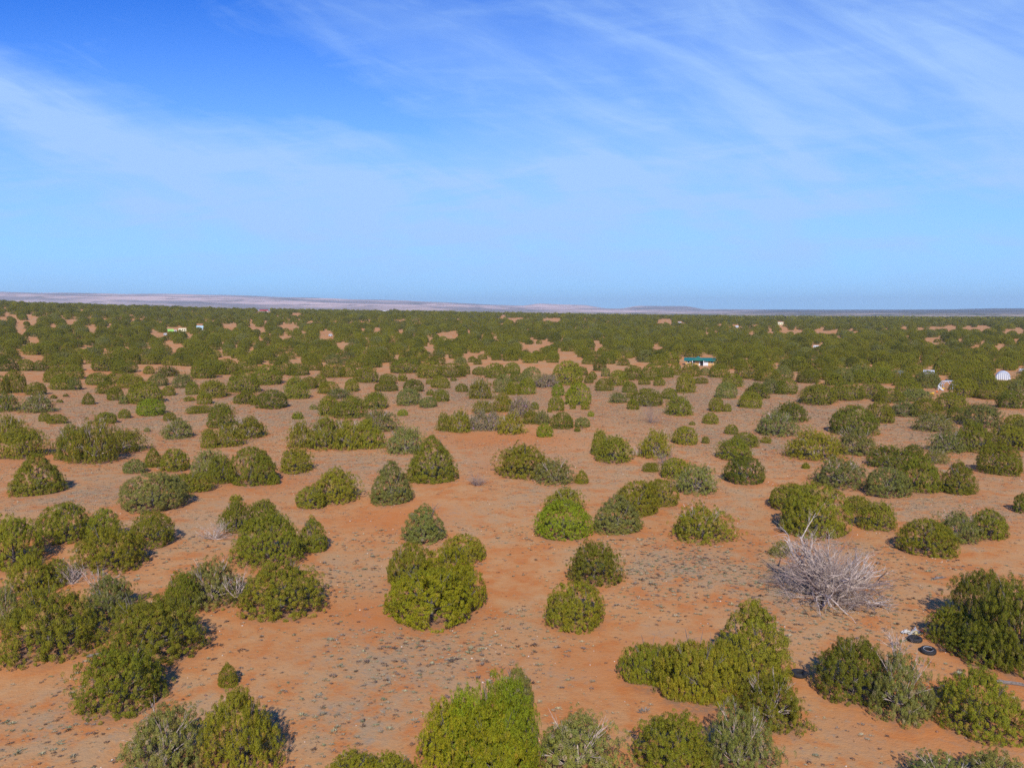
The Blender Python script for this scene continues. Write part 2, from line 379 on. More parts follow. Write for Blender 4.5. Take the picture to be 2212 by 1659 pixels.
# ------------------------------------------------------------------ crown meshes
def crown_arrays(seed, shape, Wm, Hm, ntuft, nleaf, tr, leaf, jit=.34, lv=.30, el=1.5, nb=.40):
    """leaf clumps spread over the crown's volume; returns vertices, quads and the clump colours"""
    g = np.random.default_rng(seed)
    # sub-crowns
    if shape == 'D': lobes = [(0, 0, 1.0, 1.0)] + [(math.cos(a) * 0.30, math.sin(a) * 0.30, g.uniform(.55, .68), g.uniform(.62, .84)) for a in g.uniform(0, 6.28, 3)]
    elif shape == 'K': lobes = [(0, 0, 1.0, 1.0), (.2, .1, .7, .74), (-.2, -.08, .72, .68)]
    elif shape == 'L': lobes = [(0.0, 0, .84, .92), (0.12, .06, .52, 1.0), (-.14, -.02, .5, .97)] + [(math.cos(a) * q, math.sin(a) * q, g.uniform(.42, .6), g.uniform(.55, .92)) for a, q in zip(np.linspace(0, 5.4, 6) + g.uniform(0, .6, 6), g.uniform(.26, .33, 6))]
    elif shape == 'O': lobes = [(0, 0, .84, .80), (g.uniform(-.15, .15), 0, .55, 1.0)] + [(math.cos(a) * q, math.sin(a) * q, g.uniform(.34, .5), g.uniform(.45, .9)) for a, q in zip(np.linspace(0, 5.5, 8) + g.uniform(0, .6, 8), g.uniform(.28, .38, 8))]
    elif shape == 'W': lobes = [(q, g.uniform(-.08, .08), .55, g.uniform(.75, 1.0)) for q in (-.27, -.08, .12, .28)]
    else: lobes = [(0, 0, .9, 1.0), (.2, .1, .6, .75), (-.2, .05, .6, .7)]
    cen = []; nor = []
    area = np.array([l[2] ** 2 for l in lobes]); area = area / area.sum()
    rag = {'D': .05, 'K': .08, 'L': .09, 'O': .15, 'W': .10, 'S': .1}[shape]
    while len(cen) < ntuft:
        l = lobes[g.choice(len(lobes), p=area)]
        th = g.uniform(0, 2 * math.pi); t = g.uniform(0, 1) ** (1.25 if shape == 'K' else 1.12)
        if shape == 'K': r = (1 - t ** 1.9) ** 0.64 * (0.84 + 0.16 * min(1, t * 5)); sl = max(.2, t)
        else:
            eq = .30; r = max(0, 1 - ((t - eq) / (1 - eq)) ** 2.7) ** .5 if t > eq else 1 - .20 * ((eq - t) / eq) ** 2
            sl = max(0, t - .1)
        rr = 0.5 * l[2] * r; inner = 1.0 if g.uniform() < .78 else g.uniform(.45, .9)
        x = l[0] + math.cos(th) * rr * inner; y = l[1] + math.sin(th) * rr * inner
        zz = l[3] * t
        # drop clumps buried deep in another sub-crown
        bur = 0
        for m in lobes:
            if m is l: continue
            q = math.hypot(x - m[0], y - m[1]) / (0.5 * m[2]); hh = zz / m[3]
            if q < .72 and hh < .72 * math.sqrt(1 - q * q): bur = 1
        if bur and g.uniform() < .85: continue
        n = np.array([math.cos(th) * (1 - sl * .5), math.sin(th) * (1 - sl * .5), 0.25 + sl])
        n /= np.linalg.norm(n); j = 1 + g.normal(0, rag)
        cen.append((x * Wm * j, y * Wm * j, max(tr * .35, zz * Hm * (1 + g.normal(0, rag * .6)) - tr * .35))); nor.append(n)
    cen = np.array(cen); nor = np.array(nor)
    holes = g.uniform(0, 1, len(cen)) < {'D': .02, 'K': .05, 'L': .07, 'O': .17, 'W': .08, 'S': .05}[shape]
    cen, nor = cen[~holes], nor[~holes]; N = len(cen)
    size = tr * g.uniform(.65, 1.25, N)
    ax = nor * .75 + np.array([0, 0, .85]) + g.normal(0, .16, (N, 3)); ax /= np.linalg.norm(ax, axis=1)[:, None]
    M = nleaf
    uvec = g.normal(0, 1, (N, M, 3)); uvec /= np.linalg.norm(uvec, axis=2)[:, :, None]
    # leaves on the outer side of the clump
    dt = (uvec * nor[:, None, :]).sum(2); flip = (dt < -.25); uvec[flip] *= -1
    along = (uvec * ax[:, None, :]).sum(2)[:, :, None]
    off = uvec + ax[:, None, :] * along * (el - 1)
    rad = g.uniform(.80, 1.04, (N, M, 1))
    P = cen[:, None, :] + off * size[:, None, None] * rad
    nn = uvec * (1 - nb) + nor[:, None, :] * nb + g.normal(0, jit * .9, (N, M, 3)); nn /= np.linalg.norm(nn, axis=2)[:, :, None]
    A = np.cross(nn, ax[:, None, :] + g.normal(0, .25, (N, M, 3))); A /= np.maximum(np.linalg.norm(A, axis=2), 1e-6)[:, :, None]
    B = np.cross(A, nn)
    ls = leaf * g.uniform(.6, 1.35, (N, M, 1))
    wd = .34 if lv > .2 else .75; A = A * ls * wd; B = B * ls * 1.12
    q = np.stack([P - B, P + A * .9 - B * .1, P + B, P - A * .9 + B * .1], axis=2)
    P4 = q.reshape(-1, 3); P4[:, 2] = np.maximum(P4[:, 2], 0.01)
    F4 = np.arange(len(P4)).reshape(-1, 4)
    # clump colours: light and dark green, a few yellowed or dry ones
    tone = g.uniform(.86, 1.15, N); tint = np.stack([tone * g.uniform(.92, 1.12, N), tone, tone * g.uniform(.8, 1.5, N)], 1)
    dry = g.uniform(0, 1, N) < {'D': .01, 'K': .03, 'L': .04, 'O': .09, 'W': .04, 'S': .04}[shape]
    tint[dry] *= np.array([1.45, 1.15, 3.0])
    lt = g.uniform(1 - lv, 1 + lv, (N, M, 1)); col = tint[:, None, :] * lt
    col = np.repeat(col.reshape(-1, 3), 4, axis=0)
    return P4, F4, col

def limb_mb(seed, Wm, Hm, n=9, reach=.9, rad=.085):
    g = random.Random(seed); mb = MB()
    mb.tube([(0, 0, -.15), (0.03, 0, Hm * .22), (0, .04, Hm * .5)], [rad * 2.0, rad * 1.6, rad * .8], 7)
    for k in range(n):
        a = 6.283 * k / n + g.uniform(-.3, .3); el = g.uniform(.35, 1.15)
        L = reach * .5 * Wm * g.uniform(.75, 1.05)
        pts = [Vector((0, 0, Hm * g.uniform(.03, .2)))]; r = [rad * .9]
        for s in range(1, 5):
            f = s / 4
            hr = L * f * math.cos(el * .75); hz = min(Hm * .97, pts[0].z + (Hm * .85 if el > .8 else Hm * .5) * f ** .9 * (el / 1.15))
            pts.append(Vector((math.cos(a + g.uniform(-.12, .12)) * hr, math.sin(a + g.uniform(-.12, .12)) * hr, hz))); r.append(rad * .9 * (1 - f * .8))
        mb.tube(pts, r, 5)
        for s in (2, 3):
            for _ in range(2):
                d = (pts[s + 1] - pts[s]) + Vector((g.uniform(-.35, .35), g.uniform(-.35, .35), g.uniform(0, .4))) * .9
                mb.tube([pts[s], pts[s] + d * .6, pts[s] + d * 1.15], [rad * .4, rad * .25, rad * .1], 4)
    return mb

PROTO = {}
# shape -> list of (width, height, crown mesh, limb mesh)
spec = {'D': [(4.2, 3.0), (4.2, 3.0), (4.2, 3.0), (2.4, 1.9), (6.0, 4.0)], 'K': [(4.0, 3.7), (3.0, 3.0)], 'L': [(4.6, 3.3), (4.6, 3.3), (4.6, 3.3), (7.0, 4.6), (7.0, 4.6)],
        'O': [(4.6, 3.0), (4.6, 3.0), (4.6, 3.0), (7.0, 4.4)], 'W': [(6.5, 3.2)], 'S': [(1.4, 1.0)]}
sd0 = 100
for sh, lst in spec.items():
    PROTO[sh] = []
    for Wm, Hm in lst:
        sd0 += 1
        surf = 1.9 * Wm * Hm + .6 * Wm * Wm
        tr = {'S': .11}.get(sh, .118 if Wm < 3.5 else .138 if Wm < 5.5 else .155)
        if sh == 'D': tr *= .92
        nt_ = int(surf / (tr * tr * 3.1) * 1.6); nl = 74
        P4, F4, col = crown_arrays(sd0, sh, Wm, Hm, nt_, nl, tr, tr * .29)
        me = np_mesh('juniper_crown', P4, F4, M_LEAF, {'tint': col})
        lm = limb_mb(sd0, Wm, Hm, {'S': 5, 'O': 15}.get(sh, 9), 1.04 if sh == 'O' else .9, {'S': .03}.get(sh, .05 if Wm < 5 else .075)).mesh('juniper_limbs', M_DEAD if sh == 'O' else M_BARK)
        PROTO[sh].append((Wm, Hm, me, lm))
def pick(sh, wm, i):
    lst = PROTO[sh]; best = sorted(range(len(lst)), key=lambda k: (abs(math.log(lst[k][0] / wm)) // .35, (k + i) % len(lst)))
    return lst[best[0]]

# ------------------------------------------------------------------ far woodland: generated positions, thinned by the photo's clearings
KX = 2212 / 3623
CLEAR = {0: """0 310 60 350;310 310 400 400;150 370 270 470;540 390 600 430;700 355 800 400;930 405 1060 450;1000 450 1030 490;1140 390 1200 440;
300 520 350 560;380 560 430 600;870 615 950 660;260 725 480 800;1090 680 1140 740;1350 600 1390 660;1610 600 1650 650;1810 600 1930 660;
1620 450 1700 500;2010 510 2070 560;840 810 980 880;1470 790 1700 850;1480 850 2060 915;200 640 240 660""",
725: """180 390 340 440;480 390 540 440;590 420 660 470;800 400 1010 440;800 510 910 545;1240 450 1350 540;1310 540 1340 555;1035 460 1095 490;
575 520 610 565;1815 430 1910 470;1690 435 1735 470;2090 450 2150 480;2020 530 2060 610;1430 590 1540 630;130 655 180 690;490 600 520 690;
310 795 390 850;860 665 910 690;990 715 1015 750;1460 720 1500 760;1365 835 1425 890;1800 830 2065 900;2040 710 2075 740;925 280 1030 298""",
1450: """30 490 60 530;195 515 230 535;300 480 400 525;415 460 520 550;610 455 645 490;765 520 800 545;890 515 945 550;150 600 250 680;
370 740 430 820;605 670 650 740;775 685 830 705;815 750 870 790;640 835 690 915;520 820 550 860;1190 600 1245 655;1315 620 1430 660;
1310 530 1370 570;1430 545 1520 610;1625 530 1660 560;1590 665 1650 730;1720 675 1810 725;1600 780 1730 840;1990 575 2070 665;
1780 810 1890 860;1890 860 1990 895;2120 820 2212 890;1195 820 1235 900;1365 845 1420 880;980 300 1040 330;1060 325 1220 350;1460 330 1630 360""",
2175: """980 475 1010 500;1065 465 1110 495;1440 475 1510 510;1640 470 1720 490;1790 460 1870 490;1910 450 2030 495;2160 465 2212 490;
410 590 500 665;170 755 200 800;770 735 820 770;1820 700 1860 745;1230 890 1330 915;470 340 610 380""",
2898: """0 465 200 500;870 420 960 435;1060 430 1120 450;1170 420 1330 445;1370 410 1480 450;1540 415 1650 460;1710 410 1860 460;1990 440 2060 490;
2110 430 2212 500;360 465 420 485;930 515 970 530;1145 535 1240 590;1250 515 1320 545;1500 530 1540 600;1770 560 1810 580;1640 615 1715 650;
1910 600 2020 640;2110 550 2160 600;1300 605 1400 625;200 520 230 545"""}
clear = []
for ox, txt in CLEAR.items():
    for row in txt.replace('\n', '').split(';'):
        x0, y0, x1, y1 = [float(q) for q in row.split()]
        clear.append(((ox + x0 / 3.051) * KX, (1017 + y0 / 3.051) * KX, (ox + x1 / 3.051) * KX, (1017 + y1 / 3.051) * KX))
# places kept open in front of the buildings and vehicles (pixel windows)
KEEP = [(1475, 772, 1543, 785), (360, 707, 404, 717), (352, 719, 362, 724), (424, 700, 440, 710), (556, 667, 583, 675), (708, 720, 718, 726), (826, 669, 838, 675),
        (2150, 802, 2183, 818), (1996, 795, 2019, 804), (2198, 794, 2212, 802), (2026, 822, 2055, 840),
        (2004, 842, 2060, 854), (1755, 744, 1772, 752), (1463, 694, 1473, 699), (1587, 702, 1596, 708), (1680, 695, 1692, 701), (1463, 788, 1471, 797)]
clear = np.array(clear); keep = np.array(KEEP, float)
hx = np.array([t['x'] for t in trees]); hy = np.array([t['y'] for t in trees]); hw = np.array([t['w'] for t in trees])

N0 = 60000
dmax = 2200.0
rr = np.sqrt(rng.uniform(150 ** 2, dmax ** 2, N0)); aa = np.radians(rng.uniform(-36, 36, N0))
# denser near, thin far
acc = rng.uniform(0, 1, N0) < np.where(rr < 500, 1.0, np.where(rr < 1200, .75, np.where(rr < 1500, .40, .16)))
# top up the near belt
n2_ = 16000
rr2 = np.sqrt(rng.uniform(150 ** 2, 620 ** 2, n2_)); aa2 = np.radians(rng.uniform(-36, 36, n2_))
rr = np.concatenate([rr[acc], rr2]); aa = np.concatenate([aa[acc], aa2])
gx = rr * np.sin(aa); gy = rr * np.cos(aa); gz = height(gx, gy)
gw = rng.uniform(2.8, 6.4, len(rr)); gh = gw * rng.uniform(.62, .82, len(rr))
PX, PYb, DEP = project(gx, gy, gz); _, PYt, _ = project(gx, gy, gz + gh)
ok = PYb < np.interp(PX, [0, 500, 900, 1300, 1560, 1850, 2212], [791, 790, 788, 789, 796, 830, 850])
hwp = gw / DEP * F * .5
ok &= rng.uniform(0, 1, len(ok)) > np.clip((PYb - 742) / 50, 0, 1) * .55 * (PX < 1750)
for (x0, y0, x1, y1) in clear:
    ex_ = ((PX - (x0 + x1) / 2) / ((x1 - x0) / 2 * 1.15 + hwp * .75)) ** 2 + (((PYb + PYt) / 2 - (y0 + y1) / 2) / ((y1 - y0) / 2 * 1.15 + (PYb - PYt) * .42)) ** 2
    ok &= ex_ > rng.uniform(.75, 1.1, len(ex_))
for (x0, y0, x1, y1) in keep:
    ok &= ~((PX + hwp * .85 > x0) & (PX - hwp * .85 < x1) & (PYb > y0) & (PYt + 3 < y1))
dd = (gx[:, None] - hx) ** 2 + (gy[:, None] - hy) ** 2
near = rr < 420
ok &= ~((dd < ((gw[:, None] + hw) * .36) ** 2).any(1) & near)
idx = np.where(ok)[0]
# keep neighbours apart
order = idx[np.argsort(rr[idx])]; cell = {}; kept = []
for i in order:
    c = (int(gx[i] // 6), int(gy[i] // 6)); bad = False
    sp_ = .86 if rr[i] < 500 else .78 if rr[i] < 900 else .56
    for a in (-1, 0, 1):
        for b in (-1, 0, 1):
            for j in cell.get((c[0] + a, c[1] + b), ()):
                if (gx[i] - gx[j]) ** 2 + (gy[i] - gy[j]) ** 2 < ((gw[i] + gw[j]) * sp_ * .8) ** 2: bad = True; break
            if bad: break
        if bad: break
    if not bad: cell.setdefault(c, []).append(i); kept.append(i)
kept = np.array(kept)
print('generated', len(kept), 'hand', len(trees))
NIND = max(0, 310 - len(trees))
tk = list('ggggggooods')
first = kept[np.argsort(DEP[kept] / gw[kept])][:NIND]
rest = np.setdiff1d(kept, first)
for i in first:
    trees.append(dict(x=float(gx[i]), y=float(gy[i]), z=float(gz[i]), w=float(gw[i]), h=float(gh[i]), s='D' if rng.uniform() < .8 else 'O', t=tk[int(rng.integers(len(tk)))],
                      X=float(PX[i]), Yt=float(PYt[i]), Yb=float(PYb[i]), Wp=float(2 * hwp[i]), hand=False))

# ------------------------------------------------------------------ labels for the junipers
# landmarks everybody can find; every other juniper is named by the nearest of them and its order from it
LANDMARKS = [  # X, Y, phrase
 (1805, 1240, 'the big bleached dead tree'), (1217, 1126, 'the smooth bright green dome'), (1512, 782, 'the green-roofed house'),
 (2040, 832, 'the metal swing frame'), (2166, 811, 'the white arched shed'), (590, 863, 'the smooth dark dome by the grey clearing'),
 (385, 712, 'the green and white truck'), (569, 672, 'the red-roofed white house'), (1763, 749, 'the lone white camper'),
 (1726, 1458, 'the tyre with no pale rim beside lumpy juniper'), (1030, 1035, 'the small purplish dead bush'), (460, 1150, 'the pale grey dead bush'),
 (940, 1240, 'the yellow-green clump'), (1050, 1560, 'the big bright juniper at bottom edge'), (270, 1450, 'the olive juniper with dark shade'),
 (210, 940, 'the sprawling ragged cluster'), (1090, 915, 'the black shadow under the brown thicket'), (1745, 1100, 'the large broad dome above the dead tree'),
 (80, 1025, 'the lone cone near the left edge'), (1608, 1015, 'the dark smooth dome on red sand'), (2100, 1350, 'the dark mass by the tyres'),
 (480, 1560, 'the flame-shaped olive bottom juniper'), (1400, 895, 'the grey half-bare bush'), (1675, 915, 'the ragged bush with long flat shadow'),
 (714, 724, 'the tiny white car'), (1290, 1215, 'the dark lumpy ball above another ball'), (680, 1155, 'the small solitary cone')]
ORD = ['nearest', 'second', 'third', 'fourth', 'fifth', 'sixth', 'seventh', 'eighth', 'ninth', 'tenth', 'eleventh', 'twelfth', 'thirteenth', 'fourteenth', 'fifteenth',
       'sixteenth', 'seventeenth', 'eighteenth', 'nineteenth', 'twentieth', 'twenty-first', 'twenty-second', 'twenty-third', 'twenty-fourth', 'twenty-fifth', 'twenty-sixth', 'twenty-seventh', 'twenty-eighth']
HANDLAB = [  # nearest juniper to the point (X, Ymid) gets this label
 (1217, 1126, 'smooth bright green dome juniper standing alone on the red sand'),
 (590, 863, 'smooth dark green dome juniper at the edge of the grey clearing'),
 (265, 1465, 'olive lumpy juniper with a dark shaded hollow on its right side'),
 (80, 1025, 'lone green cone juniper near the left edge with a forked shadow'),
 (1608, 1015, 'dark smooth dome juniper on bare red sand, its left side shaded'),
 (680, 1155, 'small solitary green cone juniper, right of a lumpy one'),
 (1290, 1215, 'dark lumpy ball-shaped juniper directly above another ball'),
 (1240, 1310, 'olive ball-shaped juniper directly below the dark lumpy ball'),
 (1760, 1110, 'large broad green dome juniper just above the bleached dead tree'),
 (493, 1459, 'tiny bright green cone juniper alone above the bottom-left flame-shaped one'),
 (492, 1590, 'olive flame-shaped juniper on the bottom edge with a dark shadow on its right'),
 (940, 1300, 'largest yellow-green round juniper, front of its tight clump of domes'),
 (1255, 1030, 'small pointed olive juniper beside the end of a long low hedge-like one'),
 (1118, 1470, 'greyish pointed juniper poking up behind the big bright green one')]
for t in trees: t['Ym'] = (t['Yt'] + t['Yb']) / 2
for (X, Y, lab) in HANDLAB:
    c = sorted((t for t in trees if 'label' not in t), key=lambda t: (t['X'] - X) ** 2 + ((t['Ym'] - Y) * 1.0) ** 2)[0]
    c['label'] = lab
buckets = {}
for t in trees:
    if 'label' in t: continue
    far = t['Yb'] < 800
    k = min(range(len(LANDMARKS)), key=lambda i: (LANDMARKS[i][0] - t['X']) ** 2 + ((LANDMARKS[i][1] - t['Ym']) * 1.6) ** 2)
    dx = t['X'] - LANDMARKS[k][0]; dy = (t['Ym'] - LANDMARKS[k][1]) * 1.6
    side = ('right of' if dx > 0 else 'left of') if abs(dx) > abs(dy) else ('below' if dy > 0 else 'above')
    buckets.setdefault((k, side), []).append((math.hypot(dx, dy), t))
for (k, side), lst in buckets.items():
    lst.sort(key=lambda q: q[0])
    for n_, (_, t) in enumerate(lst):
        o_ = ORD[n_] if n_ < len(ORD) else 'outermost'
        sz = 'tiny ' if t['w'] < 1.6 else 'small ' if t['w'] < 2.8 else 'large ' if t['w'] > 5.6 else ''
        sh_ = NAMES[t['s']] if t['s'] != 'S' else 'low'
        t['label'] = f"{sz}{sh_} {TNAME[t['t']]} juniper, {o_} {side} {LANDMARKS[k][2]}"

# ------------------------------------------------------------------ place the junipers
GRP = 'junipers scattered over the red sand'
for i, t in enumerate(trees):
    Wm, Hm, me, lm = pick(t['s'], t['w'], i)
    sx_, sz_ = t['w'] / Wm / 1.04, t['h'] / Hm
    rot = (i * 2.399) % 6.283
    if t['s'] == 'W': rot = 0.1 - math.atan2(t['x'], t['y'])
    c0 = TINT[t['t']]; k = .94 + ((i * 37) % 17 - 8) / 60.0
    colr = (c0[0] * k * (1 + ((i * 13) % 7 - 3) / 50), c0[1] * k, c0[2] * k, 1)
    if t['Wp'] > 46:
        e = bpy.data.objects.new('juniper', None); link(e); e.empty_display_size = .5
        e.location = (t['x'], t['y'], t['z'] - .03)
        a = obj('crown', me, e, (0, 0, 0), rot, (sx_, sx_, sz_)); a.color = colr
        b = obj('trunk', lm, e, (0, 0, 0), rot, (sx_, sx_, sz_))
        tag(e, t['label'], 'juniper', GRP)
    else:
        a = obj('juniper', me, None, (t['x'], t['y'], t['z'] - .03), rot, (sx_, sx_, sz_)); a.color = colr
        tag(a, t['label'], 'juniper', GRP)

# the rest of the woodland, past the three hundred largest, as one mass
def lod(seed, sh, nt_, nl, tr, leaf): return crown_arrays(seed, sh, 4.2, 3.0, nt_, nl, tr, leaf, .22, .14, 1.15, .50)
L1 = [lod(300 + k, 'DDDO'[k], 125, 15, .36, .185) for k in range(4)]
L2 = [lod(320 + k, 'DDDO'[k], 64, 8, .50, .33) for k in range(4)]
L3 = [lod(340 + k, 'DDDO'[k], 24, 6, .70, .62) for k in range(4)]
VV, CC = [], []
near_rest = [i for i in rest if rr[i] < 1150]
for i in rest:
    if rr[i] < 1150: continue
    L = (L1 if rr[i] < 480 else L2 if rr[i] < 1000 else L3)[int(rng.integers(4))]
    a = rng.uniform(0, 6.28); ca, sa = math.cos(a), math.sin(a)
    P = L[0] * np.array([gw[i] / 4.2, gw[i] / 4.2, gh[i] / 3.0]); P = np.stack([P[:, 0] * ca - P[:, 1] * sa + gx[i], P[:, 0] * sa + P[:, 1] * ca + gy[i], P[:, 2] + gz[i] - .05], 1)
    c0 = np.array(TINT[tk[int(rng.integers(len(tk)))]]) * rng.uniform(.78, 1.02)
    VV.append(P); CC.append(L[2] * c0)
VV = np.concatenate(VV); CC = np.concatenate(CC)
NF, NP = len(VV), len(near_rest); nr = np.array(near_rest)
PV = np.stack([gx[nr], gy[nr], gz[nr] - .04], 1)
me = np_mesh('woodland', np.vstack([VV, PV]), np.arange(NF).reshape(-1, 4), M_LEAF, {'tint': np.vstack([CC, np.ones((NP, 3))])})
rest_tint = np.array([np.array(TINT[tk[int(rng.integers(len(tk)))]]) * rng.uniform(.74, 1.10) for _ in range(NP)]).reshape(-1, 3)
def pt_attr(n, t, prop, arr):
    a = me.attributes.new(n, t, 'POINT'); full = np.zeros((NF + NP,) + arr.shape[1:], np.float32); full[NF:] = arr; a.data.foreach_set(prop, full.ravel())
pt_attr('whole', 'FLOAT', 'value', np.ones(NP))
pt_attr('grow', 'FLOAT_VECTOR', 'vector', np.stack([gw[nr] / 4.3, gw[nr] / 4.3, gh[nr] / 3.0], 1))
pt_attr('turn', 'FLOAT', 'value', rng.uniform(0, 6.28, NP))
pt_attr('leafcol', 'FLOAT_VECTOR', 'vector', rest_tint)
# same foliage, coloured plant by plant
M_WOODS, h, p = new_mat('woodland_foliage')
ia = h.n('ShaderNodeAttribute'); ia.attribute_type = 'INSTANCER'; ia.attribute_name = 'leafcol'
at = h.n('ShaderNodeAttribute'); at.attribute_name = 'tint'
h.put(p.inputs['Base Color'], h.mix(1.0, ia.outputs['Vector'], at.outputs['Color'], 'MULTIPLY'))
p.inputs['Roughness'].default_value = 0.75; p.inputs['Specular IOR Level'].default_value = 0.12
col_p = bpy.data.collections.new('woodland_plants')
for (Wm, Hm, m0, l0) in PROTO['D'][:3] + PROTO['O'][:1] + PROTO['L'][:1]:
    mc = m0.copy(); mc.materials.clear(); mc.materials.append(M_WOODS)
    col_p.objects.link(bpy.data.objects.new('woodland_plant', mc))
ng = bpy.data.node_groups.new('woodland_spread', 'GeometryNodeTree')
ng.interface.new_socket('Geometry', in_out='INPUT', socket_type='NodeSocketGeometry'); ng.interface.new_socket('Geometry', in_out='OUTPUT', socket_type='NodeSocketGeometry')
gi = ng.nodes.new('NodeGroupInput'); go = ng.nodes.new('NodeGroupOutput')
def named(n, t):
    q_ = ng.nodes.new('GeometryNodeInputNamedAttribute'); q_.data_type = t; q_.inputs['Name'].default_value = n
    return q_.outputs['Attribute']
ci = ng.nodes.new('GeometryNodeCollectionInfo'); ci.inputs['Collection'].default_value = col_p; ci.inputs['Separate Children'].default_value = True
ci.inputs['Reset Children'].default_value = True
ip = ng.nodes.new('GeometryNodeInstanceOnPoints'); jg = ng.nodes.new('GeometryNodeJoinGeometry')
cx3 = ng.nodes.new('ShaderNodeCombineXYZ')
ng.links.new(gi.outputs[0], ip.inputs['Points']); ng.links.new(ci.outputs[0], ip.inputs['Instance']); ip.inputs['Pick Instance'].default_value = True
ng.links.new(named('whole', 'FLOAT'), ip.inputs['Selection']); ng.links.new(named('grow', 'FLOAT_VECTOR'), ip.inputs['Scale'])
ng.links.new(named('turn', 'FLOAT'), cx3.inputs[2]); ng.links.new(cx3.outputs[0], ip.inputs['Rotation'])
ng.links.new(ip.outputs[0], jg.inputs[0]); ng.links.new(gi.outputs[0], jg.inputs[0]); ng.links.new(jg.outputs[0], go.inputs[0])
o = obj('woodland', me); o.color = (1, 1, 1, 1)
md = o.modifiers.new('spread', 'NODES'); md.node_group = ng
tag(o, 'far juniper woodland reading as one green mass up to the plains', 'woodland', None, 'stuff')
print('woodland quads', len(VV) // 4, 'plants', NP)

# ------------------------------------------------------------------ ground
# soil zones read from the photo: grey litter / pale tan / bare red   (X, Y, radius px, squash, kind)
ZONES = [(330, 900, 330, 4, 'g'), (150, 1075, 170, 4, 'g'), (620, 900, 260, 5, 'g'), (1000, 850, 260, 4, 'g'), (1560, 890, 360, 4, 'g'), (1800, 900, 260, 3, 'g'),
         (1620, 960, 200, 4, 'g'), (1720, 1290, 190, 2, 'g'), (1480, 1230, 170, 3, 'g'), (2050, 1100, 180, 3, 'g'), (700, 1020, 200, 4, 'g'),
         (860, 1440, 190, 2, 'g'), (760, 1560, 140, 2, 'g'), (1010, 1010, 180, 5, 't'), (1300, 1000, 250, 5, 't'), (400, 1130, 160, 3, 't'),
         (2100, 950, 200, 4, 'g'), (120, 1560, 150, 2, 'g'), (1500, 1060, 140, 4, 't'), (2000, 1560, 190, 3, 'r'), (1130, 1010, 100, 5, 'r'),
         (560, 1040, 140, 5, 'r'), (860, 1120, 120, 4, 'r'), (1090, 950, 160, 7, 'r'), (60, 990, 150, 6, 'r'), (820, 1330, 120, 3, 'r'), (1440, 1450, 200, 4, 'r')]
zz_ = []
for (X, Y, rp, sq, kd) in ZONES:
    x0, y0, _ = ground_at(X, Y); dep = project(x0, y0, 0)[2]
    xa, ya, _ = ground_at(X, min(1655, Y + rp / sq)); xb, yb, _ = ground_at(X, max(790, Y - rp / sq))
    zz_.append((x0, (ya + yb) / 2 if kd != 'x' else y0, rp * dep / F, max(4, (yb - ya) / 2), kd))
def zone(x, y, kd):
    s = np.zeros(np.shape(x))
    for (x0, y0, rx, ry, k) in zz_:
        if k == kd: s = np.maximum(s, np.exp(-(((x - x0) / rx) ** 2 + ((y - y0) / ry) ** 2)))
    return s
TX = np.array([t['x'] for t in trees]); TY = np.array([t['y'] for t in trees]); TW = np.array([t['w'] for t in trees])
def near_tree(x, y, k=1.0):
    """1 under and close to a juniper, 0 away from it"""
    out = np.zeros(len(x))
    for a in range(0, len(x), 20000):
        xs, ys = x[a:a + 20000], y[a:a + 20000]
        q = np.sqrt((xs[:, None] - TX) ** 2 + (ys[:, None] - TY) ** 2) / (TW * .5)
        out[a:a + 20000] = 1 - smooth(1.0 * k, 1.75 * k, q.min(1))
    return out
az1 = np.radians(np.concatenate([np.linspace(-180, -42, 36, endpoint=False), np.linspace(-42, 42, 460, endpoint=False), np.linspace(42, 180, 36, endpoint=False)]))
rad1 = np.concatenate([np.geomspace(4, 400, 210, endpoint=False), np.geomspace(400, 15500, 190)])
RA, AA = np.meshgrid(rad1, az1, indexing='ij'); vx = RA * np.sin(AA); vy = RA * np.cos(AA)
vz = height(vx, vy); NR, NA = RA.shape
V = np.stack([vx.ravel(), vy.ravel(), vz.ravel()], 1)
ii = (np.arange(NR - 1)[:, None] * NA + np.arange(NA)[None, :]); jj = (np.arange(NR - 1)[:, None] * NA + (np.arange(NA)[None, :] + 1) % NA)
Fq = np.stack([ii, jj, jj + NA, ii + NA], -1).reshape(-1, 4)[:, ::-1]
V = np.vstack([V, [[0, 0, float(height(0, .01))]]])
# centre fan, as quads with a repeated radius: a tiny ring closes it
nb = np.arange(NA); fan = np.stack([np.full(NA, len(V) - 1), (nb + 1) % NA, nb], 1)
M_GROUND, h, p = new_mat('red_sand')
pos = h.n('ShaderNodeNewGeometry').outputs['Position']
def attr(n):
    a = h.n('ShaderNodeAttribute'); a.attribute_name = n; return a.outputs['Fac']
gz_, tz_, rz_, bare = attr('grey'), attr('tan'), attr('red'), attr('bare')
sp3 = h.n('ShaderNodeSeparateXYZ'); h.nt.links.new(pos, sp3.inputs[0])
dist = h.m('SQRT', h.m('ADD', h.m('MULTIPLY', sp3.outputs[0], sp3.outputs[0]), h.m('MULTIPLY', sp3.outputs[1], sp3.outputs[1])))
nA = h.noise(pos, .09, 5, .6, .4); nB = h.noise(pos, .45, 5, .65, .3); nC = h.noise(pos, 2.6, 5, .7); nD = h.noise(pos, 9.0, 4, .7)
base = h.mix(h.ramp(nA, .32, .68), (0.52, 0.215, 0.075), (0.545, 0.275, 0.110))
base = h.mix(h.m('MULTIPLY', h.ramp(nB, .42, .66), .75), base, (0.56, 0.31, 0.140))
base = h.mix(h.m('MULTIPLY', h.ramp(nB, .50, .34), .70), base, (0.52, 0.175, 0.050))
tanm = h.m('MULTIPLY', tz_, h.ramp(nB, .25, .7))
base = h.mix(h.m('MULTIPLY', tanm, .75), base, (0.49, 0.31, 0.17))
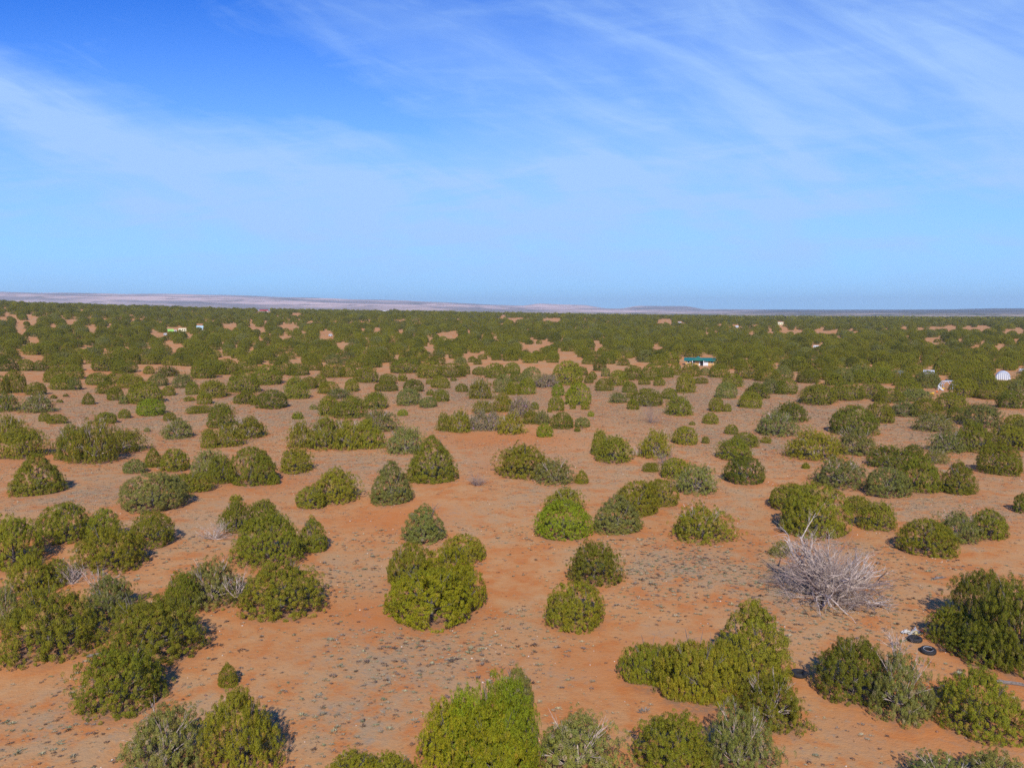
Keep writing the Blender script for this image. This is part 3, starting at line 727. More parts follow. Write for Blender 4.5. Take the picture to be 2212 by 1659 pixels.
mid = h.ramp(dist, 60, 140)
gm = h.m('MULTIPLY', h.m('MAXIMUM', gz_, h.m('ADD', h.m('MULTIPLY', h.ramp(nA, .42, .66), .6), h.m('MULTIPLY', mid, .14))), h.ramp(h.m('ADD', h.m('MULTIPLY', nB, .5), h.m('MULTIPLY', nC, .5)), .38, .60))
base = h.mix(h.m('MULTIPLY', gm, .80), base, (0.34, 0.255, 0.165))
base = h.mix(h.m('MULTIPLY', h.m('MAXIMUM', rz_, bare), h.ramp(nB, .15, .75)), base, (0.54, 0.180, 0.050))
# flat grey mats of dead grass and lichen, and dark flecks
nM = h.noise(pos, 1.1, 6, .72, .8)
mat_ = h.m('MULTIPLY', h.ramp(nM, .54, .66), h.m('ADD', .30, h.m('MULTIPLY', gm, .9), None, True))
base = h.mix(h.m('MULTIPLY', mat_, .75), base, (0.30, 0.245, 0.185))
nN = h.noise(pos, 4.2, 3, .6, .3)
base = h.mix(h.m('MULTIPLY', h.ramp(nN, .64, .70), h.m('ADD', .45, h.m('MULTIPLY', gm, .5))), base, (0.17, 0.10, 0.06))
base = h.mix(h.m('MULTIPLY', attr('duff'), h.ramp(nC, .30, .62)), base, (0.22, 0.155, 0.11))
# fine litter and grit
litter = h.m('MULTIPLY', h.ramp(nD, .60, .72), h.m('ADD', .22, h.m('MULTIPLY', gm, .5)))
base = h.mix(litter, base, (0.22, 0.15, 0.10))
base = h.mix(h.m('MULTIPLY', h.ramp(nD, .38, .28), .35), base, (0.62, 0.40, 0.24))
# mid distance under the woodland, then the far plains: pale grass flats, dark scrub belts, pinkish slopes
nF = h.noise(pos, .0042, 6, .6, .5); nG = h.noise(pos, .0011, 5, .55, .6); nH = h.noise(pos, .02, 5, .65)
plains = h.mix(h.ramp(h.m('ADD', h.m('MULTIPLY', nF, .65), h.m('MULTIPLY', nH, .35)), .44, .56), (0.085, 0.095, 0.045), (0.50, 0.36, 0.27))
slopes = h.mix(h.ramp(nG, .40, .62), (0.30, 0.24, 0.23), (0.74, 0.52, 0.47))
slopes = h.mix(h.m('MULTIPLY', h.ramp(nF, .52, .60), .6), slopes, (0.09, 0.09, 0.07))
farc = h.mix(h.ramp(dist, 3500, 5500), plains, slopes)
eastd = h.ramp(h.m('DIVIDE', sp3.outputs[0], h.m('MAXIMUM', sp3.outputs[1], 10.0)), 0.24, 0.34)
slopes = h.mix(h.m('MULTIPLY', eastd, .85), slopes, (0.07, 0.07, 0.06))
farc = h.mix(h.ramp(dist, 3500, 5500), plains, slopes)
rim = h.m('MULTIPLY', h.ramp(dist, 8500, 8900), .85)
farc = h.mix(rim, farc, (0.05, 0.06, 0.045))
base = h.mix(h.ramp(dist, 1000, 1700), base, farc)
base = h.mix(1.0, base, (1.10, 1.07, 0.95), 'MULTIPLY')
h.put(p.inputs['Base Color'], base); p.inputs['Roughness'].default_value = .95; p.inputs['Specular IOR Level'].default_value = .05
bp = h.n('ShaderNodeBump'); bp.inputs['Strength'].default_value = .55; bp.inputs['Distance'].default_value = .12
hh = h.m('ADD', h.m('MULTIPLY', nC, .7), h.m('MULTIPLY', nD, .35)); h.put(bp.inputs['Height'], hh); h.nt.links.new(bp.outputs[0], p.inputs['Normal'])
me = bpy.data.meshes.new('ground')
nq = len(Fq)
me.vertices.add(len(V)); me.vertices.foreach_set('co', V.astype(np.float32).ravel())
li = np.concatenate([Fq.ravel(), fan.ravel()]).astype(np.int32)
me.loops.add(len(li)); me.loops.foreach_set('vertex_index', li)
ls = np.concatenate([np.arange(0, nq * 4, 4), nq * 4 + np.arange(0, len(fan) * 3, 3)]).astype(np.int32)
me.polygons.add(len(ls)); me.polygons.foreach_set('loop_start', ls); me.update(calc_edges=True)
me.polygons.foreach_set('use_smooth', np.ones(len(ls), bool)); me.materials.append(M_GROUND)
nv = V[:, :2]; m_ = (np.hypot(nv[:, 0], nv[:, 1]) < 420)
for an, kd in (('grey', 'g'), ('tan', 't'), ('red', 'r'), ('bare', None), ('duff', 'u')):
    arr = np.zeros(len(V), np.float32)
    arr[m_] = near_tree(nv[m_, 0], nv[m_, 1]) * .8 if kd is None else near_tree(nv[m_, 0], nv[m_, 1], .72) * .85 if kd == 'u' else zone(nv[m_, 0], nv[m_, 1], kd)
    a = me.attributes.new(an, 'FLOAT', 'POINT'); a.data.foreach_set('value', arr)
ground = obj('ground', me); tag(ground, 'red sandy desert ground running out to pale plains and a long blue ridge', None, None, 'structure')

# ------------------------------------------------------------------ low scrub tufts, dry grass and grit
M_SCRUB, h, p = new_mat('dry_scrub')
at = h.n('ShaderNodeAttribute'); at.attribute_name = 'tint'; h.put(p.inputs['Base Color'], at.outputs['Color']); p.inputs['Roughness'].default_value = .9
g = rng
def tuft_proto(seed, nb_, kind):
    q = np.random.default_rng(seed)
    th = q.uniform(0, 6.283, nb_); el = q.uniform(.15, 1.35, nb_); L = q.uniform(.55, 1.0, nb_)
    d = np.stack([np.cos(th) * np.cos(el), np.sin(th) * np.cos(el), np.sin(el)], 1) * np.array([1, 1, .75 if kind else .95])
    o_ = np.stack([np.cos(th), np.sin(th), np.zeros(nb_)], 1) * q.uniform(0, .35, (nb_, 1))
    tip = o_ + d * L[:, None] * .62
    side = np.stack([-np.sin(th + q.uniform(-.6, .6, nb_)), np.cos(th), np.zeros(nb_)], 1) * q.uniform(.03, .075, (nb_, 1))
    mid = (o_ + tip) / 2
    V = np.stack([o_, mid + side, tip, mid - side], 1).reshape(-1, 3)
    return V
protoT = [tuft_proto(500 + k, 46, k % 2) for k in range(6)]
protoQ = [tuft_proto(540 + k, 6, k % 2) * np.array([1.25, 1.25, 1.2]) for k in range(6)]
protoS = [tuft_proto(520 + k, 9, k % 2) for k in range(6)]
def clumpy(x, y):
    return (np.sin(x * .31 + 1.7 * np.sin(y * .17)) + np.sin(y * .27 + 1.3 * np.sin(x * .21 + 2)) + np.sin((x + y) * .73) * .6 + np.sin((x - y) * 1.3 + 1) * .4) / 3.0
n_ = 620000
rd = np.sqrt(g.uniform(24 ** 2, 250 ** 2, n_)); ad = np.radians(g.uniform(-36.5, 36.5, n_))
x = rd * np.sin(ad); y = rd * np.cos(ad)
dens = .26 + .66 * zone(x, y, 'g') + .25 * zone(x, y, 't') - .25 * zone(x, y, 'r') + .34 * clumpy(x, y)
dens = np.clip(dens, .02, 1) * (1 - .96 * near_tree(x, y, .92))
dens *= np.where(rd < 60, .80, np.where(rd < 110, 1.15, 1.2))
k = g.uniform(0, 1, n_) < dens; x, y, rd = x[k], y[k], rd[k]; z = height(x, y)
PAL = np.array([(.30, .25, .16), (.25, .24, .14), (.34, .30, .17), (.21, .17, .13), (.36, .30, .18), (.17, .19, .10), (.17, .12, .09), (.11, .07, .05)])
PRB = np.array([.18, .17, .10, .13, .10, .06, .14, .12])
VT, CT = [], []
for i in range(len(x)):
    s = .10 + .24 * g.uniform() ** 2.2 + (.22 if g.uniform() < .03 else 0)
    P = (protoT if rd[i] < 75 else protoS if rd[i] < 110 else protoQ)[int(g.integers(6))]
    if rd[i] < 80: s *= .82
    a = g.uniform(0, 6.283); ca, sa = math.cos(a), math.sin(a); fl = g.uniform(.55, 1.0)
    st = g.uniform(.8, 1.6)
    px_, py_ = P[:, 0] * s * st, P[:, 1] * s
    VT.append(np.stack([px_ * ca - py_ * sa + x[i], px_ * sa + py_ * ca + y[i], P[:, 2] * s * fl + z[i] - .01], 1))
    c = PAL[g.choice(8, p=PRB)] * g.uniform(.85, 1.2)
    sh = g.uniform(.8, 1.2, len(P) // 4)
    CT.append(np.repeat(c[None, :] * sh[:, None], 4, axis=0))
VT = np.concatenate(VT); CT = np.concatenate(CT)
me = np_mesh('scrub', VT, np.arange(len(VT)).reshape(-1, 4), M_SCRUB, {'tint': CT})
tag(obj('scrub', me), 'low grey-green scrub tufts and dry grass dotting the red sand', 'scrub', None, 'stuff')
print('tufts', len(x))
# grit and small stones
n_ = 14000
rd = np.sqrt(g.uniform(24 ** 2, 120 ** 2, n_)); ad = np.radians(g.uniform(-36.5, 36.5, n_)); x = rd * np.sin(ad); y = rd * np.cos(ad)
k = g.uniform(0, 1, n_) < .35 + .5 * clumpy(x, y); x, y, rd = x[k], y[k], rd[k]; z = height(x, y)
OCT = np.array([(1, 0, 0), (0, 1, 0), (-1, 0, 0), (0, -1, 0), (0, 0, .7), (0, 0, -.5)], float)
OF = np.array([(0, 1, 4), (1, 2, 4), (2, 3, 4), (3, 0, 4), (1, 0, 5), (2, 1, 5), (3, 2, 5), (0, 3, 5)])
s = .025 + .07 * g.uniform(0, 1, len(x)) ** 3
P = OCT[None] * (1 + g.normal(0, .2, (len(x), 6, 1))) * s[:, None, None] + np.stack([x, y, z + .01], 1)[:, None, :]
Fo = (OF[None] + 6 * np.arange(len(x))[:, None, None]).reshape(-1, 3)
cst = np.array([(.50, .36, .25), (.62, .50, .38), (.30, .15, .09), (.22, .12, .09)])[g.integers(4, size=len(x))]
me = np_mesh('gravel', P.reshape(-1, 3), Fo, M_SCRUB, {'tint': np.repeat(cst, 6, axis=0)})
tag(obj('gravel', me), 'small pale and reddish stones scattered on the sand', 'gravel', None, 'stuff')

# ------------------------------------------------------------------ dead trees and bushes
def branchy(seed, n, L, rad, spread=(.1, 1.2), sub=3, depth=3, twig=.5, mb=None, origin=(0, 0, 0), az=(0, 6.283), droop=0.0, sides=5, wob=.16):
    q = random.Random(seed); mb = mb or MB()
    def grow(p, d, ln, r, lev):
        pts = [p.copy()]; rs = [r]; dd_ = d.copy(); segs = 4 if lev > 0 else 3
        for s in range(segs):
            dd_ = (dd_ + Vector((q.gauss(0, wob), q.gauss(0, wob), q.gauss(0.02 - droop, wob * .75)))).normalized()
            nx = pts[-1] + dd_ * ln / segs
            if nx.z < .04: nx.z = .04; dd_.z = abs(dd_.z) * .3
            pts.append(nx); rs.append(r * (1 - (s + 1) / segs * .72))
        mb.tube(pts, rs, sides if lev > 1 else 3)
        if lev <= 0: return
        for _ in range(sub + (1 if lev == depth else 0)):
            f = q.uniform(.3, .98); k_ = min(segs - 1, int(f * segs)); pp = pts[k_].lerp(pts[k_ + 1], f * segs - k_)
            nd = (dd_ + Vector((q.gauss(0, .55), q.gauss(0, .55), q.gauss(.12, .45)))).normalized()
            grow(pp, nd, ln * q.uniform(.38, .62), rs[k_] * .55, lev - 1)
    for i in range(n):
        a = az[0] + (az[1] - az[0]) * (i + q.uniform(-.3, .3)) / n; e = q.uniform(*spread)
        d = Vector((math.cos(a) * math.cos(e), math.sin(a) * math.cos(e), math.sin(e)))
        grow(Vector(origin) + Vector((d.x, d.y, 0)) * .15, d, L * q.uniform(.7, 1.1), rad * q.uniform(.6, 1.1), depth)
    return mb
gx0, gy0, gz0 = ground_at(1790, 1292)
e = bpy.data.objects.new('dead_tree', None); link(e); e.location = (gx0, gy0 + .4, gz0); e.scale = (1.05, 1.05, 1.15)
tag(e, 'big bleached dead tree, bare grey limbs fanning out from a low base', 'dead tree', 'dead and dying bushes')
mb = MB()
q = random.Random(5)
for k in range(10):
    a = 6.283 * k / 10 + q.uniform(-.2, .2); Lb = q.uniform(.8, 1.5)
    mb.tube([(0, 0, -.1), (math.cos(a) * .35, math.sin(a) * .35, .35), (math.cos(a) * Lb, math.sin(a) * Lb, .35 + Lb * .55)], [.26, .17, .10], 7)
mb.build('trunk', M_DEAD, e)
for k in range(30):
    a = 6.283 * k / 30 * 3 + q.uniform(-.25, .25); el_ = q.choice([.10, .28, .5, .7, .95])
    b = branchy(900 + k, 1, q.uniform(3.2, 4.3) if el_ < .9 else q.uniform(2.8, 3.6), .17, (el_, el_ + .1), 3, 3, az=(a, a), wob=.26)
    b.build('limb', M_DEAD if k % 3 else M_TWIG, e)
branchy(777, 60, 3.5, .045, (.05, 1.15), 7, 2, sides=3, wob=.34).build('twigs', M_FINE, e)
for (X, Y, wpx, seed, nm, lab, mt) in [
        (1030, 1052, 46, 41, 'dead_bush', 'small purplish dead bush of fine bare twigs on open sand', M_TWIG),
        (458, 1170, 62, 42, 'dead_bush', 'pale grey dead bush with feathery twigs left of a tall lumpy juniper', M_DEAD),
        (141, 1268, 62, 43, 'dead_bush', 'whitish dead bush with fanned bare stems among the left-hand junipers', M_DEAD),
        (1410, 916, 66, 44, 'dead_bush', 'grey bare-twigged bush with dark shadow beneath', M_TWIG),
        (1440, 1008, 46, 45, 'dead_bush', 'dead lower stems under the pale ragged juniper, dark and twisted', M_TWIG),
        (1380, 985, 30, 49, 'dead_bush', 'small silvery dead bush left of the pale ragged juniper', M_DEAD),
        (1700, 1262, 60, 46, 'dead_bush', 'low grey fallen brush on the left of the bleached dead tree', M_TWIG),
        (1895, 1312, 80, 47, 'dead_bush', 'flattened dead branches lying right of the bleached dead tree', M_DEAD)]:
    x0, y0, z0 = ground_at(X, Y); dep = project(x0, y0, z0)[2]; wm = wpx * dep / F
    flat = seed in (46, 47)
    mb = branchy(seed, 26 if not flat else 16, wm * .62, .028 if not flat else .05, (.25, 1.35) if not flat else (.0, .25), 4, 2, sides=4, droop=.0 if not flat else .1)
    o = mb.build(nm, mt, None, (x0, y0 + wm * .3, z0))
    tag(o, lab, 'dead bush', 'dead and dying bushes')
# bare stems rising out of half-dead junipers
for (X, Y, hp, n, seed, lab) in [(1942, 1440, 62, 9, 61, 'bare forked grey stems rising from the ragged juniper by the two tyres'),
                                 (1105, 1520, 34, 10, 62, 'short bleached stubs sticking out of the big bright juniper'),
                                 (210, 1290, 56, 9, 63, 'pale bare stems standing in the ragged juniper at the left'),
                                 (505, 1290, 46, 9, 64, 'slanting silver branches on the grey-green juniper near lower left')]:
    x0, y0, z0 = ground_at(X, Y + 30); dep = project(x0, y0, z0)[2]; hm = hp * dep / F
    mb = branchy(seed, n, hm * 1.05, .035, (.85, 1.4), 3, 2, sides=4)
    o = mb.build('bare_stems', M_DEAD, None, (x0, y0 + .5, z0 + hm * .55)); tag(o, lab, 'bare stems', 'dead and dying bushes')
# fallen branches
for (X, Y, Lp, ang, seed, lab) in [(222, 1415, 62, .45, 71, 'dark fallen branch lying below the left-hand junipers'), (418, 1346, 30, 1.2, 72, 'thin curved stick alone on sand right of a dark shadow'),
                                   (2030, 1250, 40, .3, 73, 'short grey log beside the dark mass of junipers'), (2190, 1480, 60, -.4, 74, 'long thin dead branch near the right edge')]:
    x0, y0, z0 = ground_at(X, Y); dep = project(x0, y0, z0)[2]; Lm = Lp * dep / F; q = random.Random(seed); mb = MB()
    for k in range(3):
        pts = [Vector((math.cos(ang) * (f - .5) * Lm, math.sin(ang) * (f - .5) * Lm + k * .12 * f, .06 + .03 * k)) + Vector((q.gauss(0, .05), q.gauss(0, .05), 0)) for f in (0, .3, .65, 1 - k * .1)]
        mb.tube(pts, [.07, .06, .04, .02], 5)
    o = mb.build('fallen_branch', M_BARK, None, (x0, y0, z0)); tag(o, lab, 'fallen branch', 'fallen branches on the sand')

# ------------------------------------------------------------------ tyres and rubbish
M_RUB = plain('tyre_rubber', (0.028, 0.027, 0.028), .8, .3, .2, 12)
M_WHT = plain('white_rim', (0.42, 0.42, 0.43), .5, .5, .05)
def tyre(X, Y, R0, rim, lab, tilt=(0, 0)):
    x0, y0, z0 = ground_at(X, Y); n = 40; prof = []
    for k in range(14):
        t = 2 * math.pi * k / 14; cx_, cz_ = math.cos(t), math.sin(t)
        prof.append((R0 * .74 + math.copysign(abs(cx_) ** .65, cx_) * R0 * .26, .12 + math.copysign(abs(cz_) ** .6, cz_) * .12))
    prof = [(r, zc) for r, zc in prof]
    v, f = [], []
    for i in range(n):
        a = 2 * math.pi * i / n
        for (r, zc) in prof:
            if r > R0 * .97: r *= 1 + (.018 if i % 2 else 0)
            v.append((math.cos(a) * r, math.sin(a) * r, zc))
    m = len(prof)
    for i in range(n):
        for k in range(m): f.append((i * m + k, ((i + 1) % n) * m + k, ((i + 1) % n) * m + (k + 1) % m, i * m + (k + 1) % m))
    e = bpy.data.objects.new('tyre', None); link(e); e.location = (x0, y0, z0 + .01); e.rotation_euler = (tilt[0], tilt[1], .3)
    me = bpy.data.meshes.new('tread'); me.from_pydata(v, [], f); me.materials.append(M_RUB); me.update(); me.polygons.foreach_set('use_smooth', np.ones(len(f), bool))
    obj('tread', me, e)
    if rim:
        mb = MB(); mb.tube([(math.cos(2 * math.pi * i / 28) * R0 * .60, math.sin(2 * math.pi * i / 28) * R0 * .60, .225) for i in range(25)], R0 * .042, 6)
        mb.build('whitewall', M_WHT, e, sm=True)
    tag(e, lab, 'tyre', 'old tyres dumped among the junipers')
tyre(1726, 1459, .44, False, 'old black tyre lying flat against the lumpy juniper, red sand in its hole')
tyre(2005, 1409, .43, True, 'old black tyre with a white inner ring, lying alone on the sand', (.12, -.1))
tyre(1976, 1384, .42, False, 'old dusty tyre lying below the heap of coloured rubbish')
x0, y0, z0 = ground_at(1974, 1373)
e = bpy.data.objects.new('rubbish_heap', None); link(e); e.location = (x0, y0 + .25, z0); tag(e, 'heap of crumpled pale and yellow rubbish behind the dusty tyre', 'rubbish')
q = random.Random(3)
for k, cl_ in enumerate([(.75, .72, .66), (.70, .52, .16), (.62, .60, .62), (.45, .10, .08), (.72, .68, .58), (.10, .10, .14), (.66, .55, .30)]):
    mb = MB(); cx_, cy_ = q.uniform(-.65, .65), q.uniform(-.25, .3); n = 7
    for a in range(n):
        for b in range(n): mb.v.append((cx_ + (a / (n - 1) - .5) * .5 + q.gauss(0, .03), cy_ + (b / (n - 1) - .5) * .34 + q.gauss(0, .03), .06 + abs(q.gauss(.12, .08)) * math.sin(math.pi * a / (n - 1)) + .02))
    for a in range(n - 1):
        for b in range(n - 1): i_ = a * n + b; mb.f.append((i_, i_ + n, i_ + n + 1, i_ + 1))
    mb.build('crumpled_sheet', plain('rubbish_%d' % k, tuple(c * .7 for c in cl_), .6, .3, .1), e)

# ------------------------------------------------------------------ buildings, vehicles and yard things in the distance
M_GREEN = plain('green_metal_roof', (0.012, 0.16, 0.12), .45, .4, .1, 1.5)
M_WOOD = plain('tan_wood_siding', (0.55, 0.34, 0.14), .8, .2, .15, 1.0)
M_WHITE = plain('white_paint', (0.70, 0.70, 0.70), .5, .4, .04, 1.0)
M_CREAM = plain('cream_paint', (0.72, 0.66, 0.42), .6, .3, .06, 1.0)
M_GLASS = plain('dark_window_glass', (0.02, 0.025, 0.03), .1, .6, .1)
M_RED = plain('red_roofing', (0.32, 0.05, 0.05), .7, .2, .1)
M_LIME = plain('lime_paint', (0.30, 0.62, 0.14), .5, .4, .08)
M_STEEL = plain('galvanised_steel', (0.62, 0.66, 0.72), .4, .5, .05, metal=.3)
M_BLUE = plain('blue_grey_tarp', (0.22, 0.28, 0.42), .7, .2, .15)
M_PALEB = plain('pale_blue_paint', (0.45, 0.62, 0.66), .6, .3, .08)
M_YEL = plain('yellow_plastic', (0.80, 0.50, 0.04), .4, .5, .05)
M_ORG = plain('orange_plastic', (0.70, 0.18, 0.04), .4, .5, .05)
def at_px(X, Y):
    x0, y0, z0 = ground_at(X, Y); dep = project(x0, y0, z0)[2]; return x0, y0, z0, dep / F, math.atan2(x0, y0)
def gable(mb, x0, x1, y0, y1, z0, z1, ov=.35, th=.14):
    ym = (y0 + y1) / 2
    mb.v += [(x0 - ov, y0 - ov, z0), (x1 + ov, y0 - ov, z0), (x1 + ov, y1 + ov, z0), (x0 - ov, y1 + ov, z0), (x0 - ov, ym, z1), (x1 + ov, ym, z1),
             (x0 - ov, y0 - ov, z0 + th), (x1 + ov, y0 - ov, z0 + th), (x1 + ov, y1 + ov, z0 + th), (x0 - ov, y1 + ov, z0 + th), (x0 - ov, ym, z1 + th), (x1 + ov, ym, z1 + th)]
    b = len(mb.v) - 12
    mb.f += [tuple(b + i for i in q_) for q_ in ((6, 7, 11, 10), (10, 11, 8, 9), (1, 0, 4, 5), (5, 4, 3, 2), (0, 1, 7, 6), (2, 3, 9, 8), (0, 6, 10, 4), (4, 10, 9, 3), (1, 5, 11, 7), (5, 2, 8, 11))]
# green-roofed house
x0, y0, z0, s, a = at_px(1513, 790)
Wh = 67 * s
e = bpy.data.objects.new('house', None); link(e); e.location = (x0, y0, z0); e.rotation_euler = (0, 0, -a)
tag(e, 'tan wooden house with a long green metal roof among the junipers', 'house')
hw_ = Wh / 2; fl = 10 * s
mb = MB(); mb.box(-hw_ * .94, -.1 * hw_, 0, 6, 0, fl); mb.box(.48 * hw_, .94 * hw_, .3, 6, 0, fl); mb.build('wall', M_WOOD, e)
mb = MB(); mb.box(-.1 * hw_, .48 * hw_, .15, 5.9, 0, fl * .98); mb.build('front_wall', M_WHITE, e)
mb = MB(); gable(mb, -hw_ * .98, .96 * hw_, -.2, 6.3, fl, fl + 5.5 * s); mb.build('roof', M_GREEN, e)
mb = MB(); yv = -1.3; mb.v += [(-.55 * hw_, yv, fl + .2), (.25 * hw_, yv, fl + .2), (-.15 * hw_, yv, fl + 9.5 * s), (-.15 * hw_, 3.2, fl + 9.5 * s), (-.55 * hw_, 3.2, fl + .2), (.25 * hw_, 3.2, fl + .2)]
mb.f += [(0, 1, 2), (0, 2, 3, 4), (1, 5, 3, 2), (4, 3, 5)]; mb.build('porch_roof', M_GREEN, e)
for xx in (-.5, .2):
    mb = MB(); mb.box(xx * hw_ - .1, xx * hw_ + .1, -1.25, -1.05, 0, fl + .2); mb.build('porch_post', M_WHITE, e)
for xx, ww in ((-.75, .9), (-.42, .9), (.7, .9)):
    f_ = MB(); f_.box(xx * hw_ - ww / 2, xx * hw_ + ww / 2, -.06 if xx < 0 else .24, .02 if xx < 0 else .32, .9, 1.9); wf = f_.build('window', M_WHITE, e)
    f_ = MB(); f_.box(xx * hw_ - ww / 2 + .1, xx * hw_ + ww / 2 - .1, -.08 if xx < 0 else .22, -.062 if xx < 0 else .238, 1.0, 1.8); f_.build('pane', M_GLASS, wf)
f_ = MB(); f_.box(-.02 * hw_, .16 * hw_, .08, .14, 0, 2.0); f_.build('door', M_GLASS, e)
# simple small buildings
def hut(X, Y, Wp, Hp, wallm, roofm, lab, nm='house', cat='house', roofk=.45, dm=4.0):
    x0, y0, z0, s, a = at_px(X, Y); s *= .78; W_ = Wp * s; H_ = Hp * s
    e = bpy.data.objects.new(nm, None); link(e); e.location = (x0, y0, z0); e.rotation_euler = (0, 0, -a); tag(e, lab, cat)
    mb = MB(); mb.box(-W_ / 2, W_ / 2, 0, dm, -.5, H_ * (1 - roofk)); mb.build('wall', wallm, e)
    mb = MB(); gable(mb, -W_ / 2, W_ / 2, 0, dm, H_ * (1 - roofk) + .003, H_, .2); mb.build('roof', roofm, e)
    for k in (-.28, .28):
        f_ = MB(); f_.box(k * W_ - .4, k * W_ + .4, -.05, .0 - .003, H_ * .2, H_ * .45); f_.build('window', M_GLASS, e)
    return e
hut(570, 676, 22, 9, M_WHITE, M_RED, 'white house with a red roof standing on the wooded skyline', dm=6)
hut(432, 713, 16, 11, M_PALEB, M_PALEB, 'small pale blue shed beside the two parked trucks', 'shed', 'shed')
hut(832, 676, 11, 6, M_WHITE, M_WHITE, 'tiny white house right of centre-left skyline woods', dm=6)
hut(1686, 702, 13, 7, M_CREAM, M_CREAM, 'tiny yellowish house on the far plain at the right', dm=6)
hut(1468, 700, 8, 5, M_WHITE, M_WHITE, 'tiny white house on the far plain above the green roof', dm=6)
hut(1592, 709, 7, 6, M_WHITE, M_WHITE, 'tiny upright white shed on the far woodland, left of the yellowish house', 'shed', 'shed', dm=4)
hut(2006, 813, 24, 15, M_WHITE, M_WHITE, 'white awning-roofed shelter among junipers above the swing frame', 'shelter', 'shelter', .35, 3.5)
hut(1467, 798, 7, 8, M_WHITE, M_STEEL, 'little white pump box at the left end of the green-roofed house', 'pump_box', 'box', .3, 1.0)
# vehicles: truck body, cab, wheels
def vehicle(X, Y, Wp, Hp, body, cabm, lab, nm, cat, cab=True, flip=1):
    x0, y0, z0, s, a = at_px(X, Y); s *= .78; L_ = Wp * s; H_ = Hp * s; r = min(.45, H_ * .2)
    e = bpy.data.objects.new(nm, None); link(e); e.location = (x0, y0, z0); e.rotation_euler = (0, 0, -a); tag(e, lab, cat)
    def bev(xa, xb, za, zb, ins):
        mb = MB(); mb.v += [(xa, 0, za), (xb, 0, za), (xb, 2.1, za), (xa, 2.1, za), (xa, 0, zb - ins), (xb, 0, zb - ins), (xb, 2.1, zb - ins), (xa, 2.1, zb - ins),
                            (xa + ins, ins, zb), (xb - ins, ins, zb), (xb - ins, 2.1 - ins, zb), (xa + ins, 2.1 - ins, zb)]
        mb.f += [(3, 2, 1, 0), (0, 1, 5, 4), (1, 2, 6, 5), (2, 3, 7, 6), (3, 0, 4, 7), (4, 5, 9, 8), (5, 6, 10, 9), (6, 7, 11, 10), (7, 4, 8, 11), (8, 9, 10, 11)]
        return mb
    if cab:
        bev(-L_ / 2, L_ * .18, r, H_, .12).build('body', body, e); bev(L_ * .18 + .03, L_ / 2, r, H_ * .72, .22).build('cab', cabm, e)
        f_ = MB(); f_.box(L_ * .24, L_ * .40, -.03, -.003, H_ * .45, H_ * .62); f_.build('window', M_GLASS, e)
    else:
        bev(-L_ / 2, L_ / 2, r, H_, .25).build('body', body, e)
        for k in (-.3, .05, .32):
            f_ = MB(); f_.box(k * L_ - .35, k * L_ + .35, -.03, -.003, H_ * .5, H_ * .75); f_.build('window', M_GLASS, e)
    for k in (-.3, .33):
        mb = MB(); mb.tube([(k * L_, -.04, r), (k * L_, .2, r)], r, 14); mb.build('wheel', M_RUB, e)
    return e
vehicle(372, 719, 24, 10, M_LIME, M_WHITE, 'lime green and white box truck parked between junipers at the left', 'truck', 'truck')
vehicle(394, 718, 20, 11, M_CREAM, M_CREAM, 'cream camper trailer directly right of the lime green truck', 'camper', 'camper', False)
vehicle(357, 725, 9, 6, M_WHITE, M_WHITE, 'small white car in front of the lime green truck', 'car', 'car', False)
vehicle(714, 727, 10, 6, M_WHITE, M_WHITE, 'small white car on a red clearing left of centre', 'car', 'car', False)
vehicle(1763, 752, 15, 7, M_WHITE, M_WHITE, 'lone white camper in the dense woodland at the right', 'camper', 'camper', False)
vehicle(2208, 803, 16, 7, M_WHITE, M_WHITE, 'white camper cut off by the right edge of the view', 'camper', 'camper', False)
vehicle(1971, 798, 11, 5, M_WHITE, M_WHITE, 'small white car left of the white shelter', 'car', 'car', False)
# arched ribbed shed
x0, y0, z0, s, a = at_px(2166, 821); Wr = 30 * s / 2; Hr = 17 * s
e = bpy.data.objects.new('arched_shed', None); link(e); e.location = (x0, y0, z0); e.rotation_euler = (0, 0, -a); tag(e, 'white arched shed with vertical ribs on its round end wall', 'shed')
arc = [(math.cos(math.pi * k / 20) * Wr, math.sin(math.pi * k / 20) * Hr) for k in range(21)]
mb = MB()
for k in range(20): mb.face([(arc[k][0], 0, arc[k][1]), (arc[k][0], 7, arc[k][1]), (arc[k + 1][0], 7, arc[k + 1][1]), (arc[k + 1][0], 0, arc[k + 1][1])])
mb.face([(q_[0], 7, q_[1]) for q_ in arc]); mb.build('shell', M_WHITE, e)
mb = MB(); mb.face([(q_[0] * .985, .05, q_[1] * .985) for q_ in reversed(arc)]); mb.build('end_wall', M_WHITE, e)
for k in range(1, 8):
    xx = -Wr + 2 * Wr * k / 8; hh_ = Hr * math.sqrt(max(0, 1 - (xx / Wr) ** 2)) * .97
    mb = MB(); mb.box(xx - .05, xx + .05, -.04, .047, 0, hh_); mb.build('rib', M_BLUE, e)
